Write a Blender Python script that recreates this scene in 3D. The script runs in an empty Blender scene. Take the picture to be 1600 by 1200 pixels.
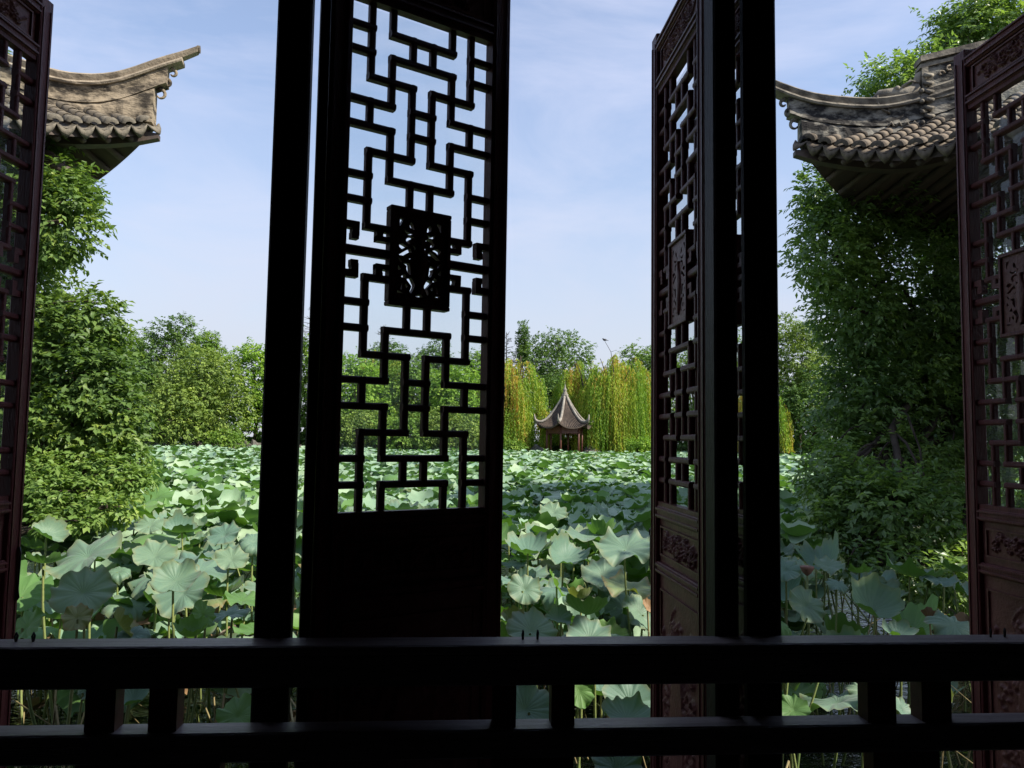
import bpy, bmesh, math, random
import numpy as np
from mathutils import Vector, Matrix
random.seed(7); rng = np.random.default_rng(11)
scene = bpy.context.scene
COL = scene.collection
PI = math.pi

# ------------------------------------------------------------------ camera
EYE = Vector((0, 0, 1.5)); FPX = 1200.0
yaw, pitch, roll = math.radians(4.4), math.radians(4.2), math.radians(0.87)
FW = Vector((math.sin(yaw)*math.cos(pitch), math.cos(yaw)*math.cos(pitch), math.sin(pitch)))
R0_ = Vector((math.cos(yaw), -math.sin(yaw), 0)); U0_ = R0_.cross(FW)
UP = U0_*math.cos(roll) - R0_*math.sin(roll); RT = FW.cross(UP)
cam_d = bpy.data.cameras.new('camera'); cam = bpy.data.objects.new('camera', cam_d); COL.objects.link(cam)
m3 = Matrix((RT, UP, -FW)).transposed()
cam.matrix_world = Matrix.Translation(EYE) @ m3.to_4x4()
cam_d.sensor_width = 36.0; cam_d.lens = 36.0*FPX/1600.0; cam_d.clip_start = 0.05; cam_d.clip_end = 2000
scene.camera = cam

def at(x, y, Y):
    """point of the place seen at pixel (x, y) of the 1600 px photograph, at distance Y along the garden axis"""
    d = FW*FPX + RT*(x-800) - UP*(y-600)
    return EYE + d*(Y/d.y)

# ------------------------------------------------------------------ world, sun, exposure
SUN_DIR = Vector((0.90, -0.43, 0.0)).normalized()
ELEV = math.radians(43)
sun_vec = Vector((SUN_DIR.x*math.cos(ELEV), SUN_DIR.y*math.cos(ELEV), math.sin(ELEV)))
w = bpy.data.worlds.new('World'); scene.world = w; w.use_nodes = True
nt = w.node_tree; nt.nodes.clear()
wo = nt.nodes.new('ShaderNodeOutputWorld'); bg = nt.nodes.new('ShaderNodeBackground'); sky = nt.nodes.new('ShaderNodeTexSky')
sky.sky_type = 'NISHITA'; sky.sun_disc = False; sky.sun_elevation = ELEV
sky.sun_rotation = math.atan2(SUN_DIR.x, SUN_DIR.y); sky.air_density = 1.0; sky.dust_density = 0.6; sky.ozone_density = 2.5
tc = nt.nodes.new('ShaderNodeTexCoord'); mp = nt.nodes.new('ShaderNodeMapping'); mp.inputs['Scale'].default_value = (1.0, 1.0, 3.2)
mp.inputs['Rotation'].default_value = (0.0, 0.35, 0.2)
nz = nt.nodes.new('ShaderNodeTexNoise'); nz.inputs['Scale'].default_value = 2.2; nz.inputs['Detail'].default_value = 9; nz.inputs['Roughness'].default_value = 0.58; nz.inputs['Distortion'].default_value = 0.5
rp = nt.nodes.new('ShaderNodeValToRGB'); rp.color_ramp.elements[0].position = 0.46; rp.color_ramp.elements[1].position = 0.74
rp.color_ramp.elements[0].color = (0.16, 0.16, 0.16, 1); rp.color_ramp.elements[1].color = (0.62, 0.62, 0.62, 1)
mx = nt.nodes.new('ShaderNodeMix'); mx.data_type = 'RGBA'; mx.inputs[7].default_value = (3.9, 4.0, 4.9, 1)
nt.links.new(tc.outputs['Generated'], mp.inputs[0]); nt.links.new(mp.outputs[0], nz.inputs['Vector'])
nt.links.new(nz.outputs['Fac'], rp.inputs[0]); nt.links.new(rp.outputs[0], mx.inputs[0]); nt.links.new(sky.outputs[0], mx.inputs[6])
sx = nt.nodes.new('ShaderNodeSeparateXYZ'); nt.links.new(tc.outputs['Generated'], sx.inputs[0])
hz = nt.nodes.new('ShaderNodeMapRange'); hz.interpolation_type = 'SMOOTHSTEP'; hz.inputs[1].default_value = -0.02; hz.inputs[2].default_value = 0.48; hz.inputs[3].default_value = 0.97; hz.inputs[4].default_value = 0.04
nt.links.new(sx.outputs[2], hz.inputs[0]); mh = nt.nodes.new('ShaderNodeMix'); mh.data_type = 'RGBA'; mh.inputs[7].default_value = (2.95, 3.05, 3.45, 1)
nt.links.new(hz.outputs[0], mh.inputs[0]); nt.links.new(mx.outputs[2], mh.inputs[6]); nt.links.new(mh.outputs[2], bg.inputs[0]); bg.inputs[1].default_value = 0.118; nt.links.new(bg.outputs[0], wo.inputs[0])
sl = bpy.data.lights.new('sun', 'SUN'); sl.energy = 4.1; sl.angle = math.radians(0.6); sl.color = (1.0, 0.93, 0.80)
so = bpy.data.objects.new('sun', sl); COL.objects.link(so); so.rotation_euler = (-sun_vec).to_track_quat('-Z', 'Y').to_euler(); so.location = (20, -20, 30)
scene.view_settings.view_transform = 'Standard'; scene.view_settings.look = 'None'; scene.view_settings.gamma = 1
scene.view_settings.use_curve_mapping = False; scene.view_settings.exposure = 0.95
scene.cycles.max_bounces = 8; scene.cycles.transparent_max_bounces = 24
scene.cycles.transmission_bounces = 6

# ------------------------------------------------------------------ materials
def mat(name, col, rough=0.6, col2=None, scale=6.0, bump=0.0, bscale=30.0, spec=0.5, stretch=(1, 1, 1), detail=6, lo=0.35, hi=0.65, coords='Object', coat=0):
    m = bpy.data.materials.new(name); m.use_nodes = True; n = m.node_tree; b = n.nodes['Principled BSDF']
    b.inputs['Base Color'].default_value = (*col, 1); b.inputs['Roughness'].default_value = rough
    b.inputs['Specular IOR Level'].default_value = spec
    if coat: b.inputs['Coat Weight'].default_value = coat; b.inputs['Coat Roughness'].default_value = 0.25
    t = n.nodes.new('ShaderNodeTexCoord'); mpn = n.nodes.new('ShaderNodeMapping'); mpn.inputs['Scale'].default_value = stretch
    n.links.new(t.outputs[coords], mpn.inputs[0])
    if col2 is not None:
        z = n.nodes.new('ShaderNodeTexNoise'); z.inputs['Scale'].default_value = scale; z.inputs['Detail'].default_value = detail; z.inputs['Roughness'].default_value = 0.62
        r = n.nodes.new('ShaderNodeValToRGB'); r.color_ramp.elements[0].position = lo; r.color_ramp.elements[1].position = hi
        r.color_ramp.elements[0].color = (*col, 1); r.color_ramp.elements[1].color = (*col2, 1)
        n.links.new(mpn.outputs[0], z.inputs['Vector']); n.links.new(z.outputs['Fac'], r.inputs[0]); n.links.new(r.outputs[0], b.inputs['Base Color'])
    if bump:
        z2 = n.nodes.new('ShaderNodeTexNoise'); z2.inputs['Scale'].default_value = bscale; z2.inputs['Detail'].default_value = 5
        bp = n.nodes.new('ShaderNodeBump'); bp.inputs['Strength'].default_value = bump; bp.inputs['Distance'].default_value = 0.01
        n.links.new(mpn.outputs[0], z2.inputs['Vector']); n.links.new(z2.outputs['Fac'], bp.inputs['Height']); n.links.new(bp.outputs[0], b.inputs['Normal'])
    return m

def foliage_mat(name, c0, c1, c2, trans=0.35, rough=0.5, tcol=1.5, spec=0.35):
    """leaf colour runs c0-c1-c2 over the per-leaf attribute cv"""
    m = bpy.data.materials.new(name); m.use_nodes = True; n = m.node_tree; b = n.nodes['Principled BSDF']; out = n.nodes['Material Output']
    a = n.nodes.new('ShaderNodeAttribute'); a.attribute_name = 'cv'
    r = n.nodes.new('ShaderNodeValToRGB'); e = r.color_ramp.elements
    e[0].position = 0.0; e[0].color = (*c0, 1); e[1].position = 1.0; e[1].color = (*c2, 1); k = e.new(0.5); k.color = (*c1, 1)
    n.links.new(a.outputs['Fac'], r.inputs[0]); n.links.new(r.outputs[0], b.inputs['Base Color'])
    b.inputs['Roughness'].default_value = rough; b.inputs['Specular IOR Level'].default_value = spec
    t = n.nodes.new('ShaderNodeBsdfTranslucent'); g = n.nodes.new('ShaderNodeMix'); g.data_type = 'RGBA'; g.blend_type = 'MULTIPLY'; g.inputs[0].default_value = 1
    g.inputs[7].default_value = (tcol*1.0, tcol*1.05, tcol*0.45, 1); n.links.new(r.outputs[0], g.inputs[6]); n.links.new(g.outputs[2], t.inputs[0])
    mxs = n.nodes.new('ShaderNodeMixShader'); mxs.inputs[0].default_value = trans
    n.links.new(b.outputs[0], mxs.inputs[1]); n.links.new(t.outputs[0], mxs.inputs[2]); n.links.new(mxs.outputs[0], out.inputs[0])
    return m

def lotus_mat(name, top, top2, under, trans=0.25, veins=True, edge=None):
    """glaucous upper face with radial veins, greener matt lower face (the front/back of the blade)"""
    m = bpy.data.materials.new(name); m.use_nodes = True; n = m.node_tree; b = n.nodes['Principled BSDF']; out = n.nodes['Material Output']
    L = n.links.new
    geo = n.nodes.new('ShaderNodeNewGeometry')
    a = n.nodes.new('ShaderNodeAttribute'); a.attribute_name = 'cv'
    oi = n.nodes.new('ShaderNodeObjectInfo')
    tc_ = n.nodes.new('ShaderNodeTexCoord')
    nz_ = n.nodes.new('ShaderNodeTexNoise'); nz_.inputs['Scale'].default_value = 7; nz_.inputs['Detail'].default_value = 5
    L(tc_.outputs['Object'], nz_.inputs['Vector'])
    ad = n.nodes.new('ShaderNodeMath'); ad.operation = 'ADD'; L(a.outputs['Fac'], ad.inputs[0]); L(nz_.outputs['Fac'], ad.inputs[1])
    ad2 = n.nodes.new('ShaderNodeMath'); ad2.operation = 'ADD'; L(ad.outputs[0], ad2.inputs[0]); L(oi.outputs['Random'], ad2.inputs[1])
    hf = n.nodes.new('ShaderNodeMath'); hf.operation = 'MULTIPLY_ADD'; L(ad2.outputs[0], hf.inputs[0]); hf.inputs[1].default_value = 0.8; hf.inputs[2].default_value = -0.5; hf.use_clamp = True
    tm = n.nodes.new('ShaderNodeMix'); tm.data_type = 'RGBA'; tm.inputs[6].default_value = (*top, 1); tm.inputs[7].default_value = (*top2, 1); L(hf.outputs[0], tm.inputs[0])
    cur = tm.outputs[2]
    if veins:
        uv = n.nodes.new('ShaderNodeUVMap'); sp = n.nodes.new('ShaderNodeSeparateXYZ'); L(uv.outputs[0], sp.inputs[0])
        mu = n.nodes.new('ShaderNodeMath'); mu.operation = 'MULTIPLY'; mu.inputs[1].default_value = 22*PI; L(sp.outputs[0], mu.inputs[0])
        si = n.nodes.new('ShaderNodeMath'); si.operation = 'SINE'; L(mu.outputs[0], si.inputs[0])
        ab = n.nodes.new('ShaderNodeMath'); ab.operation = 'ABSOLUTE'; L(si.outputs[0], ab.inputs[0])
        # width of a vein is constant, so its share of the angle grows towards the centre
        dv = n.nodes.new('ShaderNodeMath'); dv.operation = 'MULTIPLY'; L(ab.outputs[0], dv.inputs[0]); L(sp.outputs[1], dv.inputs[1])
        vr = n.nodes.new('ShaderNodeMapRange'); vr.inputs[1].default_value = 0.0; vr.inputs[2].default_value = 0.10; vr.inputs[3].default_value = 0.28; vr.inputs[4].default_value = 0.0; L(dv.outputs[0], vr.inputs[0])
        vm = n.nodes.new('ShaderNodeMix'); vm.data_type = 'RGBA'; vm.inputs[7].default_value = (top[0]*1.5, top[1]*1.35, top[2]*1.15, 1)
        L(vr.outputs[0], vm.inputs[0]); L(cur, vm.inputs[6]); cur = vm.outputs[2]
        bp = n.nodes.new('ShaderNodeBump'); bp.inputs['Strength'].default_value = 0.7; bp.inputs['Distance'].default_value = 0.004; bp.invert = True
        L(vr.outputs[0], bp.inputs['Height']); L(bp.outputs[0], b.inputs['Normal'])
        if edge:
            er = n.nodes.new('ShaderNodeMapRange'); er.inputs[1].default_value = 0.80; er.inputs[2].default_value = 1.02; L(sp.outputs[1], er.inputs[0])
            em = n.nodes.new('ShaderNodeMath'); em.operation = 'MULTIPLY'; L(er.outputs[0], em.inputs[0]); L(nz_.outputs['Fac'], em.inputs[1])
            ee = n.nodes.new('ShaderNodeMix'); ee.data_type = 'RGBA'; ee.inputs[7].default_value = (*edge, 1); L(em.outputs[0], ee.inputs[0]); L(cur, ee.inputs[6]); cur = ee.outputs[2]
    um = n.nodes.new('ShaderNodeMix'); um.data_type = 'RGBA'; um.inputs[7].default_value = (*under, 1); L(cur, um.inputs[6]); L(geo.outputs['Backfacing'], um.inputs[0])
    L(um.outputs[2], b.inputs['Base Color'])
    b.inputs['Roughness'].default_value = 0.55; b.inputs['Specular IOR Level'].default_value = 0.4
    b.inputs['Sheen Weight'].default_value = 0.15
    t = n.nodes.new('ShaderNodeBsdfTranslucent'); t.inputs[0].default_value = (under[0]*2.6, under[1]*2.5, under[2]*1.2, 1)
    mxs = n.nodes.new('ShaderNodeMixShader'); mxs.inputs[0].default_value = trans
    L(b.outputs[0], mxs.inputs[1]); L(t.outputs[0], mxs.inputs[2]); L(mxs.outputs[0], out.inputs[0])
    return m

M = {}
M['lacquer'] = mat('dark_lacquered_wood', (0.105, 0.024, 0.026), 0.40, (0.17, 0.045, 0.044), 5, 0.45, 60, 0.22, (6, 6, 0.6))
M['post'] = mat('black_lacquered_post', (0.012, 0.008, 0.008), 0.55, (0.026, 0.016, 0.016), 4, 0.4, 50, 0.15, (6, 6, 0.5))
M['lacquer_x'] = mat('dark_lacquered_rail', (0.19, 0.145, 0.14), 0.34, (0.34, 0.27, 0.255), 7, 0.55, 45, 0.5, (0.5, 8, 8))
M['interior'] = mat('dark_interior_timber', (0.018, 0.011, 0.009), 0.6, (0.028, 0.017, 0.013), 4, 0.2, 30)
M['carving'] = mat('carved_reddish_wood', (0.12, 0.036, 0.034), 0.45, (0.20, 0.075, 0.065), 14, 0.3, 80, 0.22)
M['iron'] = mat('black_iron', (0.012, 0.011, 0.011), 0.5)
M['floor'] = mat('worn_floor_brick', (0.06, 0.055, 0.05), 0.7, (0.09, 0.082, 0.07), 3, 0.2)
M['stone'] = mat('grey_stone', (0.20, 0.19, 0.17), 0.85, (0.32, 0.30, 0.26), 4, 0.5, 12)
M['rock'] = mat('dark_garden_rock', (0.045, 0.042, 0.038), 0.9, (0.13, 0.12, 0.10), 3, 0.9, 9)
M['tile'] = mat('grey_clay_tile', (0.075, 0.064, 0.05), 0.8, (0.20, 0.165, 0.12), 9, 0.5, 50, 0.3)
M['tile_dark'] = mat('shade_darkened_tile', (0.055, 0.046, 0.038), 0.85, (0.17, 0.135, 0.10), 9, 0.5, 50, 0.3)  # darker copy of the tile, with the right roof's shade in its colour
M['tile_end'] = mat('grey_clay_end_tile', (0.08, 0.072, 0.06), 0.8, (0.19, 0.165, 0.125), 12, 0.5, 60, 0.3)
M['ridge'] = mat('weathered_lime_ridge', (0.045, 0.037, 0.028), 0.85, (0.29, 0.235, 0.165), 5.5, 1.0, 26, 0.2, (1, 1, 2.2), 11, 0.40, 0.56)
M['ridge_black'] = mat('stained_shaded_ridge', (0.025, 0.023, 0.022), 0.9, (0.27, 0.25, 0.21), 4.5, 1.0, 26, 0.2, (1, 1, 2.0), 11, 0.44, 0.60)  # black stains, deepened to put the right roof's shade into the colour
M['cap_black'] = mat('stained_shaded_cap', (0.07, 0.062, 0.054), 0.9, (0.30, 0.265, 0.21), 5, 0.8, 30, 0.2, (1, 1, 1), 10, 0.36, 0.62)  # stained cap, its colour also lowered to stand for shade
M['ridge_cap'] = mat('weathered_lime_cap', (0.13, 0.105, 0.078), 0.85, (0.34, 0.28, 0.205), 7, 0.6, 40, 0.2, (1, 1, 1), 9, 0.30, 0.55)
M['soffit'] = mat('dark_soffit_wood', (0.05, 0.038, 0.032), 0.7, (0.09, 0.06, 0.045), 6, 0.2, 30)
M['redwood'] = mat('red_painted_wood', (0.085, 0.028, 0.018), 0.55, (0.13, 0.045, 0.028), 4, 0.1, 30)
M['ftile'] = mat('brown_grey_roof_tile', (0.045, 0.033, 0.027), 0.85, (0.10, 0.072, 0.052), 5, 0.3, 20)
M['fridge'] = mat('pale_mortar_ridge', (0.15, 0.135, 0.115), 0.85, (0.32, 0.29, 0.245), 4, 0.3, 15)
M['bark'] = mat('tree_bark', (0.035, 0.026, 0.02), 0.9, (0.08, 0.062, 0.048), 8, 0.8, 25, 0.2, (1, 1, 0.3))
M['earth'] = mat('bank_earth', (0.05, 0.042, 0.028), 0.95, (0.05, 0.07, 0.025), 1.2, 0.5, 4)
M['mud'] = mat('pond_mud', (0.03, 0.028, 0.02), 0.9, (0.05, 0.045, 0.03), 1.5, 0.2, 3)
M['stalk'] = mat('lotus_stalk_green', (0.11, 0.17, 0.045), 0.6, (0.22, 0.25, 0.08), 3, 0.2, 90)
M['stalk_dry'] = mat('dry_lotus_stalk', (0.16, 0.12, 0.055), 0.8, (0.30, 0.25, 0.11), 3, 0.3, 60)
M['pod'] = mat('brown_seed_pod', (0.14, 0.07, 0.05), 0.8, (0.26, 0.13, 0.09), 20, 0.5, 60)
M['lotus'] = lotus_mat('lotus_leaf', (0.115, 0.21, 0.155), (0.185, 0.275, 0.16), (0.06, 0.145, 0.024), 0.20, edge=(0.22, 0.20, 0.08))
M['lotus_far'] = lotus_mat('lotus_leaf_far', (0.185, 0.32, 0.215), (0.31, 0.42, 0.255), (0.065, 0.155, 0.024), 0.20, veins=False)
M['lotus_green'] = lotus_mat('lotus_leaf_young', (0.10, 0.22, 0.06), (0.16, 0.30, 0.09), (0.07, 0.15, 0.03), 0.35)
M['lotus_old'] = lotus_mat('lotus_leaf_aging', (0.13, 0.20, 0.09), (0.27, 0.26, 0.085), (0.10, 0.13, 0.03), 0.25, edge=(0.30, 0.13, 0.06))
M['lotus_dry'] = lotus_mat('lotus_leaf_dried', (0.20, 0.12, 0.06), (0.32, 0.20, 0.10), (0.14, 0.085, 0.045), 0.08)
M['leaf_left'] = foliage_mat('broadleaf_bright', (0.06, 0.115, 0.03), (0.125, 0.205, 0.05), (0.29, 0.37, 0.065), 0.30)
M['leaf_right'] = foliage_mat('camphor_dark', (0.075, 0.145, 0.05), (0.155, 0.25, 0.075), (0.29, 0.40, 0.10), 0.40, 0.38, 1.5, 0.6)
M['leaf_shrub'] = foliage_mat('shrub_pale', (0.08, 0.15, 0.035), (0.16, 0.26, 0.06), (0.30, 0.38, 0.09), 0.3)
M['bg_mid'] = foliage_mat('grove_green', (0.065, 0.14, 0.022), (0.145, 0.25, 0.035), (0.26, 0.36, 0.05), 0.25, 0.7)
M['bg_dark'] = foliage_mat('grove_dark', (0.045, 0.095, 0.028), (0.095, 0.175, 0.036), (0.17, 0.26, 0.05), 0.25, 0.7)
M['bg_olive'] = foliage_mat('grove_olive', (0.075, 0.13, 0.03), (0.165, 0.24, 0.045), (0.29, 0.37, 0.07), 0.25, 0.7)
M['bg_bright'] = foliage_mat('grove_bright', (0.1, 0.2, 0.028), (0.2, 0.34, 0.04), (0.34, 0.45, 0.06), 0.3, 0.7)
M['willow'] = foliage_mat('willow_leaf', (0.15, 0.28, 0.03), (0.34, 0.43, 0.05), (0.52, 0.3, 0.07), 0.35, 0.6)
M['feather'] = mat('dark_feather', (0.02, 0.02, 0.022), 0.6)

m = bpy.data.materials.new('window_glass'); m.use_nodes = True; n = m.node_tree; n.nodes.clear()
o_ = n.nodes.new('ShaderNodeOutputMaterial'); tr = n.nodes.new('ShaderNodeBsdfTransparent'); gl = n.nodes.new('ShaderNodeBsdfGlossy'); gl.inputs['Roughness'].default_value = 0.02
tr.inputs[0].default_value = (0.93, 0.97, 0.97, 1)
fr = n.nodes.new('ShaderNodeFresnel'); fr.inputs[0].default_value = 1.5; s1 = n.nodes.new('ShaderNodeMixShader')
df = n.nodes.new('ShaderNodeBsdfTranslucent'); df.inputs[0].default_value = (0.75, 0.8, 0.78, 1); df2 = n.nodes.new('ShaderNodeBsdfDiffuse'); df2.inputs[0].default_value = (0.6, 0.62, 0.6, 1)
tcg = n.nodes.new('ShaderNodeTexCoord'); ng = n.nodes.new('ShaderNodeTexNoise'); ng.inputs['Scale'].default_value = 9; ng.inputs['Detail'].default_value = 8
rg = n.nodes.new('ShaderNodeMapRange'); rg.inputs[1].default_value = 0.35; rg.inputs[2].default_value = 0.8; rg.inputs[3].default_value = 0.02; rg.inputs[4].default_value = 0.10
n.links.new(tcg.outputs['Object'], ng.inputs['Vector']); n.links.new(ng.outputs['Fac'], rg.inputs[0])
s2 = n.nodes.new('ShaderNodeMixShader'); sa = n.nodes.new('ShaderNodeAddShader')
n.links.new(fr.outputs[0], s1.inputs[0]); n.links.new(tr.outputs[0], s1.inputs[1]); n.links.new(gl.outputs[0], s1.inputs[2])
n.links.new(rg.outputs[0], s2.inputs[0]); n.links.new(s1.outputs[0], s2.inputs[1]); n.links.new(df.outputs[0], s2.inputs[2]); n.links.new(s2.outputs[0], o_.inputs[0])
M['glass'] = m

m = bpy.data.materials.new('pond_water'); m.use_nodes = True; n = m.node_tree; b = n.nodes['Principled BSDF']
b.inputs['Base Color'].default_value = (0.012, 0.016, 0.010, 1); b.inputs['Roughness'].default_value = 0.03; b.inputs['IOR'].default_value = 1.33; b.inputs['Specular IOR Level'].default_value = 1.0
tcw = n.nodes.new('ShaderNodeTexCoord'); mw = n.nodes.new('ShaderNodeMapping'); mw.inputs['Scale'].default_value = (1, 1.6, 1)
nw = n.nodes.new('ShaderNodeTexNoise'); nw.inputs['Scale'].default_value = 5.5; nw.inputs['Detail'].default_value = 3; nw.inputs['Distortion'].default_value = 1.0
bw = n.nodes.new('ShaderNodeBump'); bw.inputs['Strength'].default_value = 0.6; bw.inputs['Distance'].default_value = 0.03
n.links.new(tcw.outputs['Object'], mw.inputs[0]); n.links.new(mw.outputs[0], nw.inputs['Vector']); n.links.new(nw.outputs['Fac'], bw.inputs['Height']); n.links.new(bw.outputs[0], b.inputs['Normal'])
M['water'] = m

# ------------------------------------------------------------------ helpers
def link_mesh(name, me, parent=None, mat_=None, smooth=False):
    if mat_ is not None and not me.materials: me.materials.append(mat_)
    if smooth: me.polygons.foreach_set('use_smooth', [True]*len(me.polygons))
    o = bpy.data.objects.new(name, me); COL.objects.link(o)
    if parent: o.parent = parent
    return o

def np_mesh(name, V, F, cv=None, uv=None, smooth=False):
    V = np.asarray(V, dtype=np.float32).reshape(-1, 3); F = np.asarray(F, dtype=np.int32)
    me = bpy.data.meshes.new(name); k = F.shape[1]
    me.vertices.add(len(V)); me.vertices.foreach_set('co', V.ravel())
    me.loops.add(F.size); me.loops.foreach_set('vertex_index', F.ravel())
    me.polygons.add(len(F)); me.polygons.foreach_set('loop_start', np.arange(0, F.size, k, dtype=np.int32))
    if smooth: me.polygons.foreach_set('use_smooth', np.ones(len(F), dtype=bool))
    if cv is not None:
        a = me.attributes.new('cv', 'FLOAT', 'POINT'); a.data.foreach_set('value', np.asarray(cv, dtype=np.float32))
    if uv is not None:
        l = me.uv_layers.new(name='UVMap'); l.data.foreach_set('uv', np.asarray(uv, dtype=np.float32).ravel())
    me.update(calc_edges=True); me.validate()
    return me

class MB:
    def __init__(s): s.v = []; s.f = []
    def add(s, vs, fs):
        o = len(s.v); s.v += [tuple(v) for v in vs]; s.f += [tuple(i+o for i in f) for f in fs]; return s
    def box(s, a, b, bev=0.0):
        x0, y0, z0 = a; x1, y1, z1 = b
        if x0 > x1: x0, x1 = x1, x0
        if y0 > y1: y0, y1 = y1, y0
        if z0 > z1: z0, z1 = z1, z0
        if bev <= 0:
            return s.add([(x0,y0,z0),(x1,y0,z0),(x1,y1,z0),(x0,y1,z0),(x0,y0,z1),(x1,y0,z1),(x1,y1,z1),(x0,y1,z1)],
                         [(0,3,2,1),(4,5,6,7),(0,1,5,4),(1,2,6,5),(2,3,7,6),(3,0,4,7)])
        c = bev; P = []
        for z, i in ((z0, c), (z0+c, 0), (z1-c, 0), (z1, c)):
            j = c if i == 0 else 2*c
            xa, xb, ya, yb = x0+i, x1-i, y0+i, y1-i
            P += [(xa+c, ya, z), (xb-c, ya, z), (xb, ya+c, z), (xb, yb-c, z), (xb-c, yb, z), (xa+c, yb, z), (xa, yb-c, z), (xa, ya+c, z)]
        F = [tuple(range(7, -1, -1)), tuple(range(24, 32))]
        for k in range(3):
            for i in range(8): F.append((k*8+i, k*8+(i+1) % 8, k*8+8+(i+1) % 8, k*8+8+i))
        return s.add(P, F)
    def tube(s, pts, rad, n=8, cap=True, flat=1.0):
        pts = [Vector(p) for p in pts]; R = rad if hasattr(rad, '__len__') else [rad]*len(pts)
        V = []; F = []; prev = None
        for i, p in enumerate(pts):
            t = (pts[min(i+1, len(pts)-1)] - pts[max(i-1, 0)]).normalized()
            if prev is None: u = t.orthogonal().normalized()
            else:
                u = prev - t*prev.dot(t); u = u.normalized() if u.length > 1e-6 else t.orthogonal().normalized()
            prev = u; v = t.cross(u)
            for k in range(n):
                a = 2*PI*k/n; V.append(p + (u*math.cos(a) + v*math.sin(a)*flat)*R[i])
        for i in range(len(pts)-1):
            for k in range(n): F.append((i*n+k, i*n+(k+1) % n, (i+1)*n+(k+1) % n, (i+1)*n+k))
        if cap: F.append(tuple(range(n-1, -1, -1))); F.append(tuple((len(pts)-1)*n+k for k in range(n)))
        return s.add(V, F)
    def lathe(s, prof, n=16, c=(0, 0, 0)):
        V = []; F = []
        for r, z in prof:
            for k in range(n): V.append((c[0]+r*math.cos(2*PI*k/n), c[1]+r*math.sin(2*PI*k/n), c[2]+z))
        for i in range(len(prof)-1):
            for k in range(n): F.append((i*n+k, i*n+(k+1) % n, (i+1)*n+(k+1) % n, (i+1)*n+k))
        F.append(tuple(range(n-1, -1, -1))); F.append(tuple((len(prof)-1)*n+k for k in range(n)))
        return s.add(V, F)
    def blob(s, c, r, n=8, m=6, rot=None):
        c = Vector(c); r = r if hasattr(r, '__len__') else (r, r, r); V = []; F = []
        for i in range(m+1):
            ph = PI*i/m
            for k in range(n):
                a = 2*PI*k/n; q = Vector((r[0]*math.sin(ph)*math.cos(a), r[1]*math.sin(ph)*math.sin(a), r[2]*math.cos(ph)))
                if rot is not None: q = rot @ q
                V.append(c+q)
        for i in range(m):
            for k in range(n): F.append((i*n+k, (i+1)*n+k, (i+1)*n+(k+1) % n, i*n+(k+1) % n))
        return s.add(V, F)
    def mesh(s, name, smooth=False):
        me = bpy.data.meshes.new(name); me.from_pydata(s.v, [], s.f); me.update()
        if smooth: me.polygons.foreach_set('use_smooth', [True]*len(me.polygons))
        return me
    def build(s, name, m, parent=None, smooth=False):
        return link_mesh(name, s.mesh(name, smooth), parent, m)

def thing(name, label, cat, loc=(0, 0, 0), rz=0.0, group=None):
    o = bpy.data.objects.new(name, None); COL.objects.link(o); o.location = loc; o.rotation_euler = (0, 0, rz)
    o['label'] = label; o['category'] = cat
    if group: o['group'] = group
    return o
def tag(o, label, cat, group=None, kind=None):
    if label: o['label'] = label
    if cat: o['category'] = cat
    if group: o['group'] = group
    if kind: o['kind'] = kind
    return o
def structure(o): o['kind'] = 'structure'; return o

# ------------------------------------------------------------------ setting: ground, water
WATER = -0.35
V = []; F = []
xs = np.linspace(-160, 160, 65); ys = np.concatenate([[-60, -20, 0, 10, 30, 50, 55], np.linspace(56, 70, 15), [80, 100, 140, 220, 400, 900]])
def shore(x): return 58.5 + 1.3*math.sin(x*0.13) + 0.8*math.sin(x*0.31+1)
for yv in ys:
    for xv in xs:
        s_ = shore(xv); t = min(1, max(0, (yv - s_ + 0.8)/1.6)); z = -1.4 + 1.55*t + (0.35*min(1, max(0, (yv-s_-1)/8)) if yv > s_ else 0)
        V.append((xv*(1 if yv < 120 else 5), yv, z))
nx = len(xs)
for j in range(len(ys)-1):
    for i in range(nx-1): F.append((j*nx+i, j*nx+i+1, (j+1)*nx+i+1, (j+1)*nx+i))
structure(link_mesh('ground', np_mesh('ground', V, F, smooth=True), None, M['earth']))
structure(link_mesh('water', np_mesh('water', [(-160, -30, WATER), (160, -30, WATER), (160, 60.5, WATER), (-160, 60.5, WATER)], [(0, 1, 2, 3)]), None, M['water']))
def land(name, outline, z, m):
    """a bank of the pond: raised ground with a sloping earth face into the water"""
    n_ = len(outline); c = Vector((sum(p[0] for p in outline)/n_, sum(p[1] for p in outline)/n_, 0)); V = []; F = []
    for k, (dz, sc) in enumerate(((-1.0, 1.10), (z-0.12, 1.03), (z, 1.0), (z+0.05, 0.8))):
        for p in outline: V.append((c.x+(p[0]-c.x)*sc, c.y+(p[1]-c.y)*sc, dz if k == 0 else dz))
    for k in range(3):
        for i in range(n_): F.append((k*n_+i, k*n_+(i+1) % n_, (k+1)*n_+(i+1) % n_, (k+1)*n_+i))
    F.append(tuple(3*n_+i for i in range(n_)))
    me = bpy.data.meshes.new(name); me.from_pydata(V, [], F); me.update()
    return structure(link_mesh(name, me, None, m))
land('left_bank', [(-18, 3.2), (-5.2, 3.4), (-4.9, 5.5), (-5.5, 7.5), (-5.3, 9.5), (-6.4, 12), (-9, 14), (-18, 15)], 0.05, M['earth'])
land('right_bank', [(5.2, 3.6), (16, 3.2), (17, 15), (9, 14.5), (6.6, 12), (5.4, 9), (5.6, 6.5)], 0.05, M['earth'])

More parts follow.
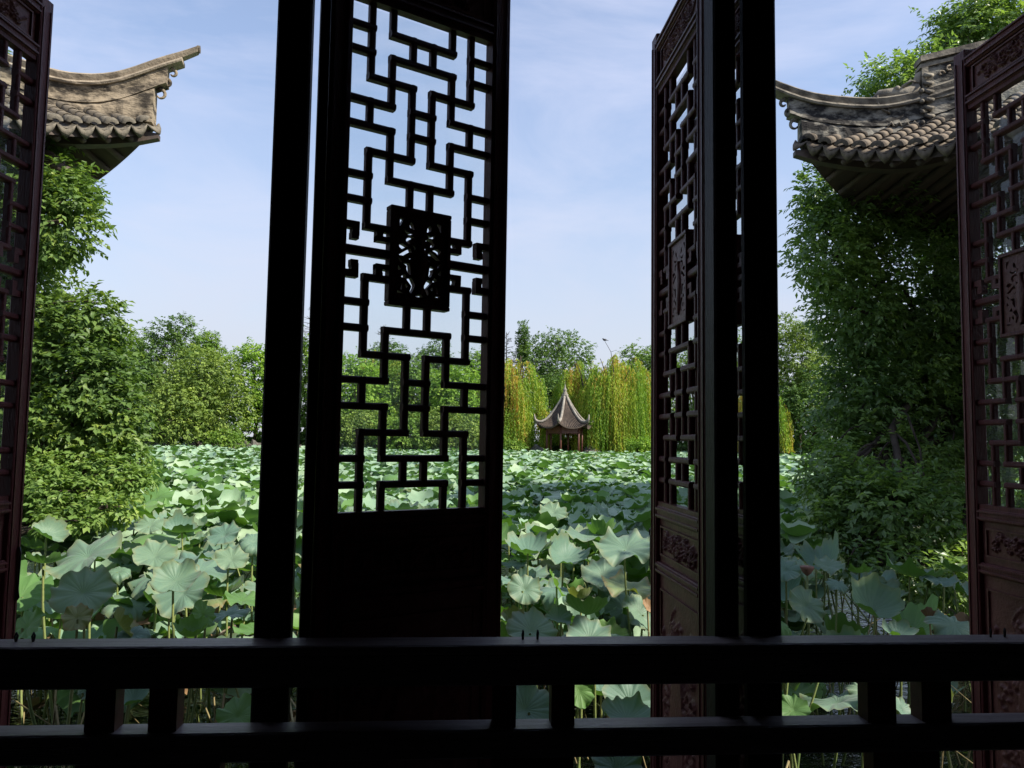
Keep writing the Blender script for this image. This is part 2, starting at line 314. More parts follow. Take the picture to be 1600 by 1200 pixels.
# ------------------------------------------------------------------ the hall we stand in
HX0, HX1 = -3.3, 3.4
hall = thing('waterside_hall', 'dark timber waterside hall whose open windows look over the lotus pond', 'building')
def hp(name, a, b, m='interior'): return MB().box(a, b).build(name, M[m], hall)
hp('floor', (HX0, -4, -0.9), (HX1, 2.2, 0.0), 'floor')
hp('back_wall', (HX0, -4.1, 0), (HX1, -4.0, 3.4)); hp('side_wall', (HX0-0.1, -4.1, 0), (HX0, 2.0, 3.4)); hp('side_wall', (HX1, -4.1, 0), (HX1+0.1, 2.0, 3.4))
hp('ceiling', (HX0-0.1, -4.1, 3.42), (HX1+0.1, 2.2, 3.5))
hp('lintel', (HX0, 2.06, 3.02), (HX1, 2.18, 3.40)); hp('wall_panel', (HX0, 2.08, 0.0), (-1.67, 2.14, 3.0)); hp('wall_panel', (2.10, 2.08, 0.0), (HX1, 2.14, 3.0))
rf = MB()
ex0, ex1 = HX0-0.8, HX1+0.8
rf.add([(ex0, 2.75, 4.0), (ex1, 2.75, 4.0), (ex1, -1.0, 6.3), (ex0, -1.0, 6.3), (ex0, -5.2, 4.0), (ex1, -5.2, 4.0),
        (ex0, 2.75, 3.88), (ex1, 2.75, 3.88), (ex1, -1.0, 6.15), (ex0, -1.0, 6.15), (ex0, -5.2, 3.88), (ex1, -5.2, 3.88)],
       [(0, 1, 2, 3), (3, 2, 5, 4), (7, 6, 9, 8), (8, 9, 10, 11), (0, 6, 7, 1), (4, 5, 11, 10), (0, 3, 9, 6), (3, 4, 10, 9), (1, 7, 8, 2), (2, 8, 11, 5)])
rf.build('roof', M['tile'], hall)

def post(name, label, x0, x1, y0, y1):
    o = MB().box((x0, y0, 0), (x1, y1, 3.02), 0.006).build(name, M['post']); tag(o, label, 'post', 'square posts between the window bays'); return o
post('window_post', 'broad black square post left of the silhouetted lattice window', -0.505, -0.410, 2.085, 2.125)
post('window_post', 'broad black square post right of centre beside the sky and roof horn', 0.817, 0.914, 2.085, 2.12)
post('window_post', 'slim black upright that touches the edge of the steeply angled window', 0.722, 0.788, 2.07, 2.155)
post('window_post', 'post at the far left behind the hinge of the reddish window', -1.67, -1.57, 2.085, 2.19)
post('window_post', 'post at the far right behind the hinge of the reddish window', 1.985, 2.10, 2.085, 2.19)

# railing ------------------------------------------------------------
rail = thing('timber_railing', 'low dark timber railing running across the whole opening below the windows', 'railing', (0, 0, 0))
MB().box((-3.2, 1.995, 0.955), (3.3, 2.080, 0.98), 0.004).build('cap_rail', M['lacquer_x'], rail)
MB().box((-3.2, 2.005, 0.875), (3.3, 2.070, 0.953), 0.003).build('top_rail', M['lacquer_x'], rail)
MB().box((-3.2, 1.990, 0.700), (3.3, 2.068, 0.772), 0.005).build('middle_rail', M['lacquer_x'], rail)
MB().box((-3.2, 2.000, 0.46), (3.3, 2.060, 0.53), 0.005).build('lower_rail', M['lacquer_x'], rail)
MB().box((-3.2, 1.990, 0.02), (3.3, 2.068, 0.10), 0.005).build('bottom_rail', M['lacquer_x'], rail)
bal = MB().box((-0.5, -0.026, 0), (0.5, 0.026, 1)).mesh('baluster'); bal.materials.append(M['lacquer'])
def baluster(px0, px1, row):
    z0, z1, y = ((0.772, 0.875, 1100) if row == 0 else (0.53, 0.70, 1195))
    a, b = at(px0, y, 2.02).x, at(px1, y, 2.02).x
    o = bpy.data.objects.new('baluster', bal); COL.objects.link(o); o.parent = rail
    o.location = ((a+b)/2, 2.036, z0); o.scale = (b-a, 1, z1-z0)
for a, b in ((136, 183), (235, 279), (770, 806), (861, 897), (1353, 1397), (1437, 1483), (-480, -430), (-380, -335), (1960, 2000), (2060, 2100)): baluster(a, b, 0)
for a, b in ((120, 345), (768, 895), (1362, 1465), (-500, -330)): baluster(a, b, 1)
st = MB().tube([(-0.0, 0, -0.01), (-0.004, 0, 0.006), (0, 0, 0.014), (0.004, 0, 0.006), (0.0, 0, -0.01)], 0.0028, 6).mesh('staple', True); st.materials.append(M['iron'])
for px, py in ((25, 1001), (52, 1001), (817, 997), (840, 997), (1548, 994), (1570, 994)):
    o = bpy.data.objects.new('iron_staple', st); COL.objects.link(o); o.parent = rail; p = at(px, py, 2.05); o.location = (p.x, 2.05, 0.988); o.rotation_euler = (0, 0, 1.2)

# ------------------------------------------------------------------ lattice window leaves
LW, ST, LH0, LH1 = 0.60, 0.065, 1.295, 2.774
NU, NV = 7, 20; du = (LW-2*ST)/NU; dv = (LH1-LH0)/NV
BW = 0.0208
def relief_mesh(name, W, H, nu, nv, seed, vase=False, depth=0.013):
    r = np.random.default_rng(seed); X, Y = np.meshgrid(np.linspace(0, W, nu), np.linspace(0, H, nv)); h = np.zeros_like(X)
    s = min(W, H, 0.15)
    def stroke(px, py, rad, amp):
        nonlocal h
        d2 = np.full(X.shape, 1e9)
        for a, b in zip(px, py): d2 = np.minimum(d2, (X-a)**2 + (Y-b)**2)
        h = np.maximum(h, amp*np.exp(-d2/(rad*rad)))
    cnt = int(7*W*H/(s*s)) + 6
    for k in range(cnt):
        cx, cy = r.uniform(0.10*W, 0.90*W), r.uniform(0.14*H, 0.86*H); a0 = r.uniform(0, 6.28); R_ = s*r.uniform(0.08, 0.20); sg = r.choice([-1, 1])
        t = np.linspace(0, 1, 22); ang = a0+sg*t*4.4; rr = R_*(1-0.75*t)
        stroke(cx+rr*np.cos(ang), cy+rr*np.sin(ang), s*0.032, r.uniform(0.6, 1))
        for q in range(3):
            an = a0+q*0.8; stroke([cx+R_*1.2*math.cos(an)], [cy+R_*1.2*math.sin(an)], s*0.05, 0.9)
    t = np.linspace(0, 1, 60)
    if W > H: stroke(W*(0.06+0.88*t), H*(0.5+0.25*np.sin(t*13)), s*0.04, 0.8)
    else: stroke(W*(0.5+0.22*np.sin(t*12)), H*(0.05+0.9*t), s*0.035, 0.8)
    if vase:
        v = np.abs(X-W/2) < W*0.17*(0.55+0.45*np.sin(np.clip(Y/H, 0, 0.75)/0.75*PI)); h[v & (Y < 0.7*H) & (Y > 0.08*H)] = 1.0
    e = np.minimum(np.minimum(X, W-X), np.minimum(Y, H-Y)); h *= np.clip(e/(0.05*s), 0, 1)
    Vv = np.stack([X.ravel(), -(h*depth).ravel(), Y.ravel()], 1)
    idx = np.arange(nu*nv).reshape(nv, nu); Ff = np.stack([idx[:-1, :-1].ravel(), idx[:-1, 1:].ravel(), idx[1:, 1:].ravel(), idx[1:, :-1].ravel()], 1)
    me = np_mesh(name, Vv, Ff, smooth=True); me.materials.append(M['carving']); return me

IW = LW-2*ST
REL_TOP = relief_mesh('carving', IW-0.06, 0.085, 120, 30, 3)
REL_MID = relief_mesh('carving', IW-0.06, 0.090, 120, 30, 5)
REL_LOW = relief_mesh('carving', IW-0.06, 0.70, 70, 120, 9, True)

# openwork medallion: outline with holes read from the carving
HOLES = [[(240,127),(278,135),(262,170),(240,215)], [(355,185),(378,225),(384,270),(350,245),(340,215)],
 [(300,265),(315,290),(350,305),(380,300),(365,325),(325,320),(298,290)], [(400,285),(455,300),(452,335),(425,330)],
 [(310,380),(330,350),(370,350),(395,380),(362,368),(338,385),(350,420),(328,420)], [(240,430),(270,420),(300,440),(318,455),(280,465),(270,480),(245,455)],
 [(245,540),(290,510),(345,480),(360,530),(330,520),(290,550)], [(370,450),(415,480),(428,530),(400,575),(345,590),(385,558),(400,520),(388,478)],
 [(232,575),(262,610),(262,632),(240,605)], [(230,660),(258,705),(230,712)], [(285,650),(345,648),(355,760),(335,755),(315,700),(320,675)],
 [(265,790),(300,760),(313,810),(290,800)], [(325,830),(370,815),(410,895),(370,970),(355,950),(372,900)],
 [(265,870),(280,870),(268,930),(258,920)], [(305,880),(320,870),(335,905),(318,918)], [(225,945),(292,975),(225,968)]]
def med_uv(x, y):
    top = 125+(x-235)*0.27; bot = 985+(x-220)*0.16
    return (x-228)/(455-228), (bot-y)/(bot-top)
MW, MH = 3*du, 4*dv
def medallion_mesh():
    c = bpy.data.curves.new('medallion', 'CURVE'); c.dimensions = '2D'; c.fill_mode = 'BOTH'; c.extrude = 0.010
    def sp(pts):
        s = c.splines.new('POLY'); s.points.add(len(pts)-1)
        for p, q in zip(s.points, pts): p.co = (q[0], q[1], 0, 1)
        s.use_cyclic_u = True
    g = 0.004; sp([(g, g), (MW-g, g), (MW-g, MH-g), (g, MH-g)])
    fx, fy = 0.030, 0.034; hw = MW/2-fx; hh = MH-2*fy
    def rnd(pts):   # one pass of corner cutting
        out = []
        for i in range(len(pts)):
            a, b = Vector(pts[i]), Vector(pts[(i+1) % len(pts)]); out += [a*0.88+b*0.12, a*0.12+b*0.88]
        return out
    for hpts in HOLES:
        q = []
        for x, y in hpts:
            u, v = med_uv(x, y); q.append((fx+max(0.0, u)*hw, fy+min(1, max(0, v))*hh))
        cxh = sum(p[0] for p in q)/len(q); cyh = sum(p[1] for p in q)/len(q); q = [(min(MW/2-0.014, max(fx*0.8, cxh+(p[0]-cxh)*1.24)), cyh+(p[1]-cyh)*1.18) for p in q]
        q = rnd(q); sp(q); sp([(MW-p[0], p[1]) for p in reversed(q)])
    sp([(MW/2-0.012, fy), (MW/2+0.012, fy-0.001), (MW/2+0.010, fy+0.006), (MW/2-0.004, fy+0.009)])
    o = bpy.data.objects.new('tmp', c); COL.objects.link(o)
    dg = bpy.context.evaluated_depsgraph_get(); me = bpy.data.meshes.new_from_object(o.evaluated_get(dg), depsgraph=dg)
    bpy.data.objects.remove(o); me.name = 'medallion'
    for v in me.vertices: v.co = (v.co.x, v.co.z, v.co.y)
    me.flip_normals(); me.materials.clear(); me.materials.append(M['carving']); return me
MED = medallion_mesh()
def vase_mesh():
    b = MB(); cx = MW/2
    for sgn in (-1, 1):
        prof = [(0.012, 0.02), (0.020, 0.03), (0.016, 0.045), (0.030, 0.085), (0.038, 0.12), (0.030, 0.15), (0.014, 0.17), (0.012, 0.185), (0.02, 0.195)]
        V = []; F = []
        for r_, z in prof:
            z = z*MH/0.30+0.02
            for k in range(7):
                a = PI*k/6; V.append((cx+0.66*r_*math.cos(a), sgn*(0.010+0.007*math.sin(a)), z))
        for i in range(len(prof)-1):
            for k in range(6): F.append((i*7+k, i*7+k+1, (i+1)*7+k+1, (i+1)*7+k))
        b.add(V, F)
    me = b.mesh('vase_relief', True); me.materials.append(M['carving']); return me
VASE = vase_mesh()
frame_med = MB()
for a, b in (((0, -0.018, 0), (MW, 0.018, 0.013)), ((0, -0.018, MH-0.013), (MW, 0.018, MH)), ((0, -0.017, 0.013), (0.013, 0.017, MH-0.013)), ((MW-0.013, -0.017, 0.013), (MW, 0.017, MH-0.013))): frame_med.box(a, b, 0.002)
frame_med = frame_med.mesh('medallion_frame'); frame_med.materials.append(M['lacquer'])

# rows/columns of the lower half; the upper half mirrors it about row 10. ('h', row, c0, c1) / ('v', col, r0, r1)
HALF = [('h',1,0,1),('h',2,0,1),('v',1,0,3),('h',3,1,3),('v',3,3,6),('h',6,1,3),('v',1,6,9),('h',8,0,1),('h',7,0,1),('h',7,2,5),
        ('v',2,5,7),('h',5,0,2),('v',1,4,5),('h',4,0,2),('v',2,2,4),('h',2,2,5),('v',3,1,2),('h',1,2,5),('v',2,0,1),('h',5,3,4),('h',4,3,4),
        ('v',3,7,8),('h',9,1,2)]
SEG = set()
for k, p, a, b in HALF:
    for fu in (0, 1):
        for fv in (0, 1):
            if k == 'h':
                c0, c1 = (NU-b, NU-a) if fu else (a, b); r_ = NV-p if fv else p; SEG.add(('h', r_, c0, c1))
            else:
                c = NU-p if fu else p; r0, r1 = (NV-b, NV-a) if fv else (a, b); SEG.add(('v', c, r0, r1))
SEG.add(('h', 10, 0, 2)); SEG.add(('h', 10, 5, 7))
SEG = sorted(SEG)
HB = 0.0125
bar_h = MB().box((0, -HB, -BW/2), (1, HB, BW/2)).mesh('lattice_bar'); bar_v = MB().box((-BW/2, -HB+0.002, 0), (BW/2, HB-0.002, 1)).mesh('lattice_bar')
# rounded front edges so that the bars catch the light
def soft_bar(vert):
    b = MB(); y = HB if not vert else HB-0.002; c = 0.006; h = BW/2
    sec = [(-h, -y+c), (-h+c*0.4, -y+c*0.4), (-h+c, -y), (h-c, -y), (h-c*0.4, -y+c*0.4), (h, -y+c), (h, y), (-h, y)]
    V = []
    for t in (0, 1):
        for s_, yy in sec: V.append((t, yy, s_) if not vert else (s_, yy, t))
    F = [tuple(range(8)), tuple(range(15, 7, -1))] + [(i, 8+i, 8+(i+1) % 8, (i+1) % 8) for i in range(8)]
    if vert: F = [tuple(reversed(f)) for f in F]
    b.add(V, F); me = b.mesh('lattice_bar'); me.materials.append(M['lacquer']); return me
bar_h, bar_v = soft_bar(False), soft_bar(True)
def hook_mesh(sgn):
    """short stub from the stile whose end curls up and back"""
    b = MB(); r = BW/2
    b.box((0, -0.013, -r), (du*0.62, 0.013, r)); b.box((du*0.62-2*r, -0.0125, -r if sgn < 0 else -r), (du*0.62, 0.0125, dv*0.42)) if sgn > 0 else b.box((du*0.62-2*r, -0.0125, -dv*0.42), (du*0.62, 0.0125, r))
    z = dv*0.42*sgn; b.box((du*0.28, -0.012, z-r*0.9), (du*0.62-0.001, 0.012, z+r*0.9))
    me = b.mesh('lattice_hook'); me.materials.append(M['lacquer']); return me
HOOK = {1: hook_mesh(1), -1: hook_mesh(-1)}
def flip_mesh(me):
    m2 = me.copy(); 
    for v in m2.vertices: v.co.x = -v.co.x
    m2.flip_normals(); return m2
HOOKF = {k: flip_mesh(v) for k, v in HOOK.items()}
TOP = 2.985
def rail_prof(b, z0, z1, t=0.02):
    b.box((ST, -t, z0), (LW-ST, t, z1), 0.003)
    b.box((ST, -t-0.006, z0+0.006), (LW-ST, t+0.004, z0+0.014), 0.001); b.box((ST, -t-0.006, z1-0.014), (LW-ST, t+0.004, z1-0.006), 0.001)

def window_leaf(label, loc, rz, latch=None, hinge=False):
    """-y is the carved room face; the leaf spans local x 0 to LW"""
    t = thing('lattice_window', label, 'window', loc, rz, 'carved lattice casement windows')
    def put(name, me, x=0, y=0, z=0, sc=(1, 1, 1), par=t):
        o = bpy.data.objects.new(name, me); COL.objects.link(o); o.parent = par; o.location = (x, y, z); o.scale = sc; return o
    for x in (0, LW-ST):
        b = MB(); b.box((x, -0.023, 0.16), (x+ST, 0.023, TOP+0.03), 0.003)
        b.box((x+0.010, -0.0265, 0.2), (x+0.016, 0.025, TOP-0.01)); b.box((x+ST-0.016, -0.0265, 0.2), (x+ST-0.010, 0.025, TOP-0.01))
        b.build('stile', M['lacquer'], t)
    for z0, z1 in ((2.790, 2.835), (TOP-0.045, TOP), (1.235, 1.279), (1.045, 1.085), (0.18, 0.24)):
        b = MB(); rail_prof(b, z0, z1); b.build('cross_rail', M['lacquer'], t)
    for z0, z1, rel, rz0 in ((2.835, TOP-0.045, REL_TOP, 2.845), (1.085, 1.235, REL_MID, 1.115), (0.24, 1.045, REL_LOW, 0.29)):
        p = MB().box((ST, -0.006, z0), (LW-ST, 0.008, z1)).build('panel', M['carving'], t)
        put('carving', rel, ST+0.03, -0.0068, rz0, par=p)
        h = {REL_TOP: 0.085, REL_MID: 0.09, REL_LOW: 0.70}[rel]
        b = MB(); x0, x1, a, c = ST+0.024, LW-ST-0.024, rz0-0.006, rz0+h+0.006
        b.box((x0, -0.014, a), (x1, -0.0062, a+0.006)); b.box((x0, -0.014, c-0.006), (x1, -0.0062, c)); b.box((x0, -0.0135, a+0.006), (x0+0.006, -0.0062, c-0.006)); b.box((x1-0.006, -0.0135, a+0.006), (x1, -0.0062, c-0.006))
        b.build('beading', M['carving'], p)
    b = MB(); x0, x1 = ST, LW-ST
    b.box((x0, -0.016, LH0-0.016), (x1, 0.014, LH0-0.001)); b.box((x0, -0.016, LH1+0.001), (x1, 0.014, LH1+0.016)); b.build('bead_rail', M['lacquer'], t)
    for k, p, a, c in SEG:
        if k == 'h':
            xa = ST+a*du-(BW/2 if a > 0 else 0); xb = ST+c*du+(BW/2 if c < NU else 0)
            put('lattice_bar', bar_h, xa, 0, LH0+p*dv, (xb-xa, 1, 1.25 if p == 10 else 1))
        else:
            za = LH0+a*dv-(BW/2-0.001 if a > 0 else 0); zb = LH0+c*dv+(BW/2-0.001 if c < NV else 0)
            put('lattice_bar', bar_v, ST+p*du, 0, za, (1, 1, zb-za))
    for sg in (1, -1):
        z = LH0+(10-sg*0.95)*dv; put('lattice_hook', HOOK[sg], ST, 0, z); put('lattice_hook', HOOKF[sg], LW-ST, 0, z)
        z = LH0+(10-sg*0.55)*dv; put('lattice_hook', HOOKF[-sg], ST+2*du, 0, z+0.001, (0.95, 0.98, 0.75)); put('lattice_hook', HOOK[-sg], ST+5*du, 0, z+0.001, (0.95, 0.98, 0.75))
    put('medallion_frame', frame_med, ST+2*du, 0, LH0+8*dv)
    md = put('medallion', MED, ST+2*du, 0, LH0+8*dv); put('vase_relief', VASE, 0, 0, 0, par=md)
    gm = np_mesh('glass', [(ST, 0.0215, LH0), (LW-ST, 0.0215, LH0), (LW-ST, 0.0215, LH1), (ST, 0.0215, LH1)], [(0, 1, 2, 3)]); gm.materials.append(M['glass'])
    link_mesh('glass_sheet', gm, t)
    if hinge: MB().box((-0.028, -0.018, 0.16), (-0.001, -0.004, TOP+0.03), 0.002).build('hinge_strip', M['post'], t)
    if latch == 'strap':
        b = MB(); x = LW-0.016; b.tube([(x, -0.028, 1.12), (x, -0.033, 1.10), (x+0.002, -0.03, 0.98), (x, -0.034, 0.955), (x, -0.030, 0.945)], [0.006, 0.006, 0.005, 0.008, 0.003], 6, True, 0.6); b.build('iron_latch', M['iron'], t, True)
    if latch == 'ring':
        b = MB(); c = Vector((-0.012, -0.022, 1.175))
        b.tube([c+Vector((0.012*math.cos(a), 0.0, 0.012*math.sin(a))) for a in np.linspace(0, 2*PI, 13)], 0.003, 6)
        b.tube([c+Vector((0, 0, -0.010)), c+Vector((0.001, 0, -0.07)), c+Vector((-0.004, 0, -0.12)), c+Vector((-0.002, 0, -0.135))], 0.0028, 6); b.build('iron_latch', M['iron'], t, True)
    return t
A1 = math.atan2(0.485, 0.875)
window_leaf('black silhouetted lattice window with vase medallion, its pattern clear against the sky', (-0.373, 2.135, 0), A1, None, True)
window_leaf('steeply angled lattice window right of the pavilion with carved panels catching light', (0.747, 2.76, 0), -PI/2, 'ring')
window_leaf('lattice window seen only as a sliver through the slot between two dark posts', (0.925, 2.80, 0), -PI/2)
window_leaf('reddish brown lattice window cut by the left edge of the view', (-1.527, 2.14, 0), PI/2-0.115, 'strap')
window_leaf('dark reddish lattice window cut by the right edge of the view', (1.938, 2.75, 0), -PI/2, None)

# ------------------------------------------------------------------ corner roofs of the two neighbouring pavilions
def open_pavilion(label, corner, rz, m, z0, L, s, LR, ztab, dragon=False, SP=6.0):
    """a runs along the eave that faces us, b along the other one, both away from the corner; local x = m*a, local y = b"""
    t = thing('garden_pavilion', label, 'pavilion', (corner[0], corner[1], 0), rz)
    def zs(a, b):
        a_, b_ = min(a, SP-a), min(b, SP-b); mn, mxx = min(a_, b_), max(a_, b_)
        lf = max(0.0, 1-mxx/LR)
        return z0 + s*mn + 0.05*mn*mn + L*lf*lf
    def P(a, b, dz=0.0): return Vector((m*a, b, zs(a, b)+dz))
    # tiles: own object each for the columns next to our corner
    pitch = 0.178; course = 0.125
    def tile_mesh(name, rad, conv, ln, th=0.012, end=None, mt=None):
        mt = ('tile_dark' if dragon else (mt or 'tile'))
        b = MB(); n_ = 8; V = []; F = []
        for y in (0.0, ln):
            sc = 1.0 if y == 0 else 0.88
            for q, rr in enumerate((rad, rad-th)):
                for k in range(n_+1):
                    a = PI*k/n_; V.append((rr*sc*math.cos(a), y, (1 if conv else -1)*rr*sc*math.sin(a)*(0.8 if conv else 0.5)+(0 if conv else rad*0.25)))
        W_ = n_+1
        for k in range(n_):
            F.append((k, k+1, 2*W_+k+1, 2*W_+k)); F.append((W_+k+1, W_+k, 3*W_+k, 3*W_+k+1)); F.append((k+1, k, W_+k, W_+k+1)); F.append((2*W_+k, 2*W_+k+1, 3*W_+k+1, 3*W_+k))
        b.add(V, F)
        if end == 'drip':   # hanging tongue of the pan tile
            q = [(-rad, 0.02), (-rad*0.72, -0.045), (-rad*0.35, -0.085), (0, -0.115), (rad*0.35, -0.085), (rad*0.72, -0.045), (rad, 0.02), (rad*0.5, -0.012), (0, -0.028), (-rad*0.5, -0.012)]
            Vd = [(x, -0.006, z) for x, z in q]+[(x, 0.010, z) for x, z in q]; nn = len(q)
            b.add(Vd, [(0,1,9),(1,2,9),(2,8,9),(2,3,8),(3,4,8),(4,7,8),(4,5,7),(5,6,7),(10,19,11),(11,19,12),(12,19,18),(12,18,13),(13,18,14),(14,18,17),(14,17,15),(15,17,16)]+[(i, nn+i, nn+(i+1) % nn, (i+1) % nn) for i in range(nn)])
        if end == 'arch':
            q = [(rad*1.08*math.cos(PI*k/8), rad*0.88*math.sin(PI*k/8)) for k in range(9)]; q2 = [(rad*0.55*math.cos(PI*k/8), rad*0.30*math.sin(PI*k/8)-0.006) for k in range(9)]
            Vd = [(x, -0.008, z) for x, z in q]+[(x, -0.008, z) for x, z in q2]+[(x, 0.012, z) for x, z in q]
            b.add(Vd, [(k, 9+k, 10+k, k+1) for k in range(8)]+[(k, k+1, 19+k, 18+k) for k in range(8)])
        me = b.mesh(name, True); me.materials.append(M[mt]); return me
    cover = tile_mesh('cover_tile', 0.060, True, 0.155); pan = tile_mesh('pan_tile', 0.085, False, 0.155)
    endc = tile_mesh('end_tile', 0.066, True, 0.155, 0.012, 'arch', 'tile_end'); drip = tile_mesh('drip_tile', 0.088, False, 0.155, 0.012, 'drip', 'tile_end')
    def put(name, me, a, b, dz, rr):
        d = (P(a, max(0, b)+0.05)-P(a, max(0, b))).normalized(); x = Vector((1, 0, 0)) - d*d.x
        e = (P(a+0.05, b)-P(a-0.05 if a > 0.05 else 0, b)) * m; x = (e - d*e.dot(d)).normalized(); z = x.cross(d)
        o = bpy.data.objects.new(name, me); COL.objects.link(o); o.parent = t
        mm = Matrix((x, d, z)).transposed() @ Matrix.Rotation(rr.uniform(-0.03, 0.03), 3, 'Z') @ Matrix.Rotation(-0.05+rr.uniform(-0.02, 0.02), 3, 'X')
        p = P(a, b)+z*(dz+rr.uniform(-0.003, 0.003)); o.matrix_local = Matrix.Translation(p) @ mm.to_4x4()
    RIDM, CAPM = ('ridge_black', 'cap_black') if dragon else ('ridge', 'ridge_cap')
    rr = random.Random(5); NC = 11
    for k in range(NC):
        ac = 0.075+k*pitch; ap = ac+pitch/2
        for j in range(12):
            b = j*course-0.03
            if b < ac+0.02: put('cover_tile' if j else 'end_tile', cover if j else endc, ac, b, 0.050, rr)
            if b < ap+0.02: put('pan_tile' if j else 'drip_tile', pan if j else drip, ap, b-(0.03 if j == 0 else 0), 0.012, rr)
    put('drip_tile', drip, 0.0, -0.06, 0.012, rr)
    # the remaining tiles of the roof, as ribbed surface
    rb = MB()
    def rib(f):
        prev = None
        for j in range(0, 25):
            q = f(j*0.125)
            if q is None: break
            if prev is not None: rb.tube([prev+Vector((0, 0, 0.02)), q+Vector((0, 0, 0.035))], [0.062, 0.052], 6, True)
            prev = q
    for k in range(34):
        u = 0.075+k*pitch
        if u > SP-0.05: break
        mn = min(u, SP-u)
        rib(lambda b: P(b, u) if b <= mn else None)
        rib(lambda b: P(u, SP-b) if b <= mn else None); rib(lambda b: P(SP-b, u) if b <= mn else None)
        if k >= NC: rib(lambda b: P(u, b) if b <= mn else None)
        else: rib(lambda b: P(u, b+12*course-0.03) if b+12*course <= mn else None)
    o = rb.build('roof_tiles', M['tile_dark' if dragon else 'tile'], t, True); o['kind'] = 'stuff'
    # roof deck and soffit
    N = 30; Vt = []; Ft = []
    for off in (-0.015, -0.10):
        for i in range(N+1):
            for j in range(N+1):
                q = lambda n_: SP*(0.5-0.5*math.cos(PI*n_/N))
                p = P(q(i), q(j), off); Vt.append(p)
    W_ = N+1
    for lay in (0, 1):
        for i in range(N):
            for j in range(N):
                f = (lay*W_*W_+i*W_+j, lay*W_*W_+(i+1)*W_+j, lay*W_*W_+(i+1)*W_+j+1, lay*W_*W_+i*W_+j+1); Ft.append(f if (lay == 0) == (m > 0) else f[::-1])
    edge = [i*W_ for i in range(W_)]+[N*W_+j for j in range(1, W_)]+[i*W_+N for i in range(N-1, -1, -1)]+[j for j in range(N-1, 0, -1)]
    for i in range(len(edge)):
        a, b = edge[i], edge[(i+1) % len(edge)]; Ft.append((a, b, b+W_*W_, a+W_*W_))
    me = bpy.data.meshes.new('roof_deck'); me.from_pydata([tuple(v) for v in Vt], [], Ft); me.update(); link_mesh('roof_deck', me, t, M['soffit'])
    # eave fascia and rafters below
    for k in range(24):
        u = 0.18+k*0.24
        if u > SP-0.2: break
        for f in (lambda b: P(u, b, -0.14), lambda b: P(b, u, -0.14)):
            p0, p1 = f(0.04), f(min(1.6, u, SP-u)); 
            if (p1-p0).length > 0.15: MB().tube([p0, (p0+p1)/2+Vector((0, 0, -0.0)), p1], 0.034, 6).build('rafter', M['soffit'], t, True)
    # hip beams: thick, curved underside reaching out to the corner
    for hc in range(4):
        ts = np.linspace(-0.06, 1.7, 12); b = MB(); V = []; F = []
        for ti in ts:
            a = b_ = ti
            A_, B_ = ((a, b_), (SP-a, b_), (SP-a, SP-b_), (a, SP-b_))[hc]
            top = zs(max(0.0, min(SP, A_)), max(0, min(SP, B_)))-0.10; dp = 0.05+0.25*max(0.0, min(1.0, (ti+0.06)/0.75))**0.8
            dx, dy = (1, -1) if hc in (0, 2) else (1, 1); q = 0.05/math.sqrt(2)*(1+0.6*min(1, max(0, ti)))
            for sx, zz in ((-1, top), (1, top), (1, top-dp), (-1, top-dp)): V.append((m*(A_+sx*dx*q), B_+sx*dy*q, zz))
        for i in range(len(ts)-1):
            for k in range(4): F.append((i*4+k, i*4+(k+1) % 4, (i+1)*4+(k+1) % 4, (i+1)*4+k))
        F += [(3, 2, 1, 0), tuple(len(ts)*4-4+k for k in range(4))]; b.add(V, F); b.build('hip_beam', M['soffit'], t)
    # columns, tie beams, stone base
    cpos = [(1.6, 1.6), (SP-1.6, 1.6), (SP-1.6, SP-1.6), (1.6, SP-1.6)]
    for a, b in cpos:
        MB().lathe([(0.17, 0.1), (0.19, 0.2), (0.14, 0.28)], 16, (m*a, b, 0)).build('column_base', M['stone'], t, True)
        MB().lathe([(0.115, 0.28), (0.115, z0+0.6)], 16, (m*a, b, 0)).build('column', M['interior'], t, True)
    for i in range(4):
        (a0, b0), (a1, b1) = cpos[i], cpos[(i+1) % 4]; dx, dy = (0.0, 0.06) if b0 == b1 else (0.06, 0.0)
        for zz in (z0-0.25, z0+0.2): MB().box((min(m*a0, m*a1)-dx-(0.12 if dy else 0), min(b0, b1)-dy-(0.12 if dx else 0), zz), (max(m*a0, m*a1)+dx+(0.12 if dy else 0), max(b0, b1)+dy+(0.12 if dx else 0), zz+0.16+(0.003 if dx else 0))).build('tie_beam', M['soffit'], t)
    MB().box((m*0.9, 0.9, -1.0), (m*(SP-0.9), SP-0.9, 0.1), 0.02).build('stone_base', M['stone'], t)
    # ridges -----------------------------------------------------------
    tx = [q[0] for q in ztab]; tz = [q[1] for q in ztab]
    def ztop(ti): return float(np.interp(ti, tx, tz))
    def smooth_z(ti): return sum(ztop(ti+d) for d in (-0.12, -0.06, 0, 0.06, 0.12))/5
    def sweep(name, t0, t1, sec, mt, hc=0, n_=40, taper=None, wob=0.0):
        V = []; F = []; ns = len(sec); rr2 = random.Random(3)
        for i in range(n_+1):
            ti = t0+(t1-t0)*i/n_; A_, B_ = ((ti, ti), (SP-ti, ti), (SP-ti, SP-ti), (ti, SP-ti))[hc]; zt = smooth_z(ti) if hc == 0 else smooth_z(ti)
            dx, dy = (1, -1) if hc in (0, 2) else (1, 1); k = taper(ti) if taper else (1, 1)
            for lx, lz in sec:
                zz = zt+lz*k[1]*0.92
                if lz <= -0.9: zz = zs(max(0.0, min(SP, A_)), max(0.0, min(SP, B_)))-0.01
                w_ = lx*k[0]/math.sqrt(2)*(1+rr2.uniform(-wob, wob)); V.append((m*(A_+dx*w_), B_+dy*w_, zz+rr2.uniform(-wob, wob)*0.02))
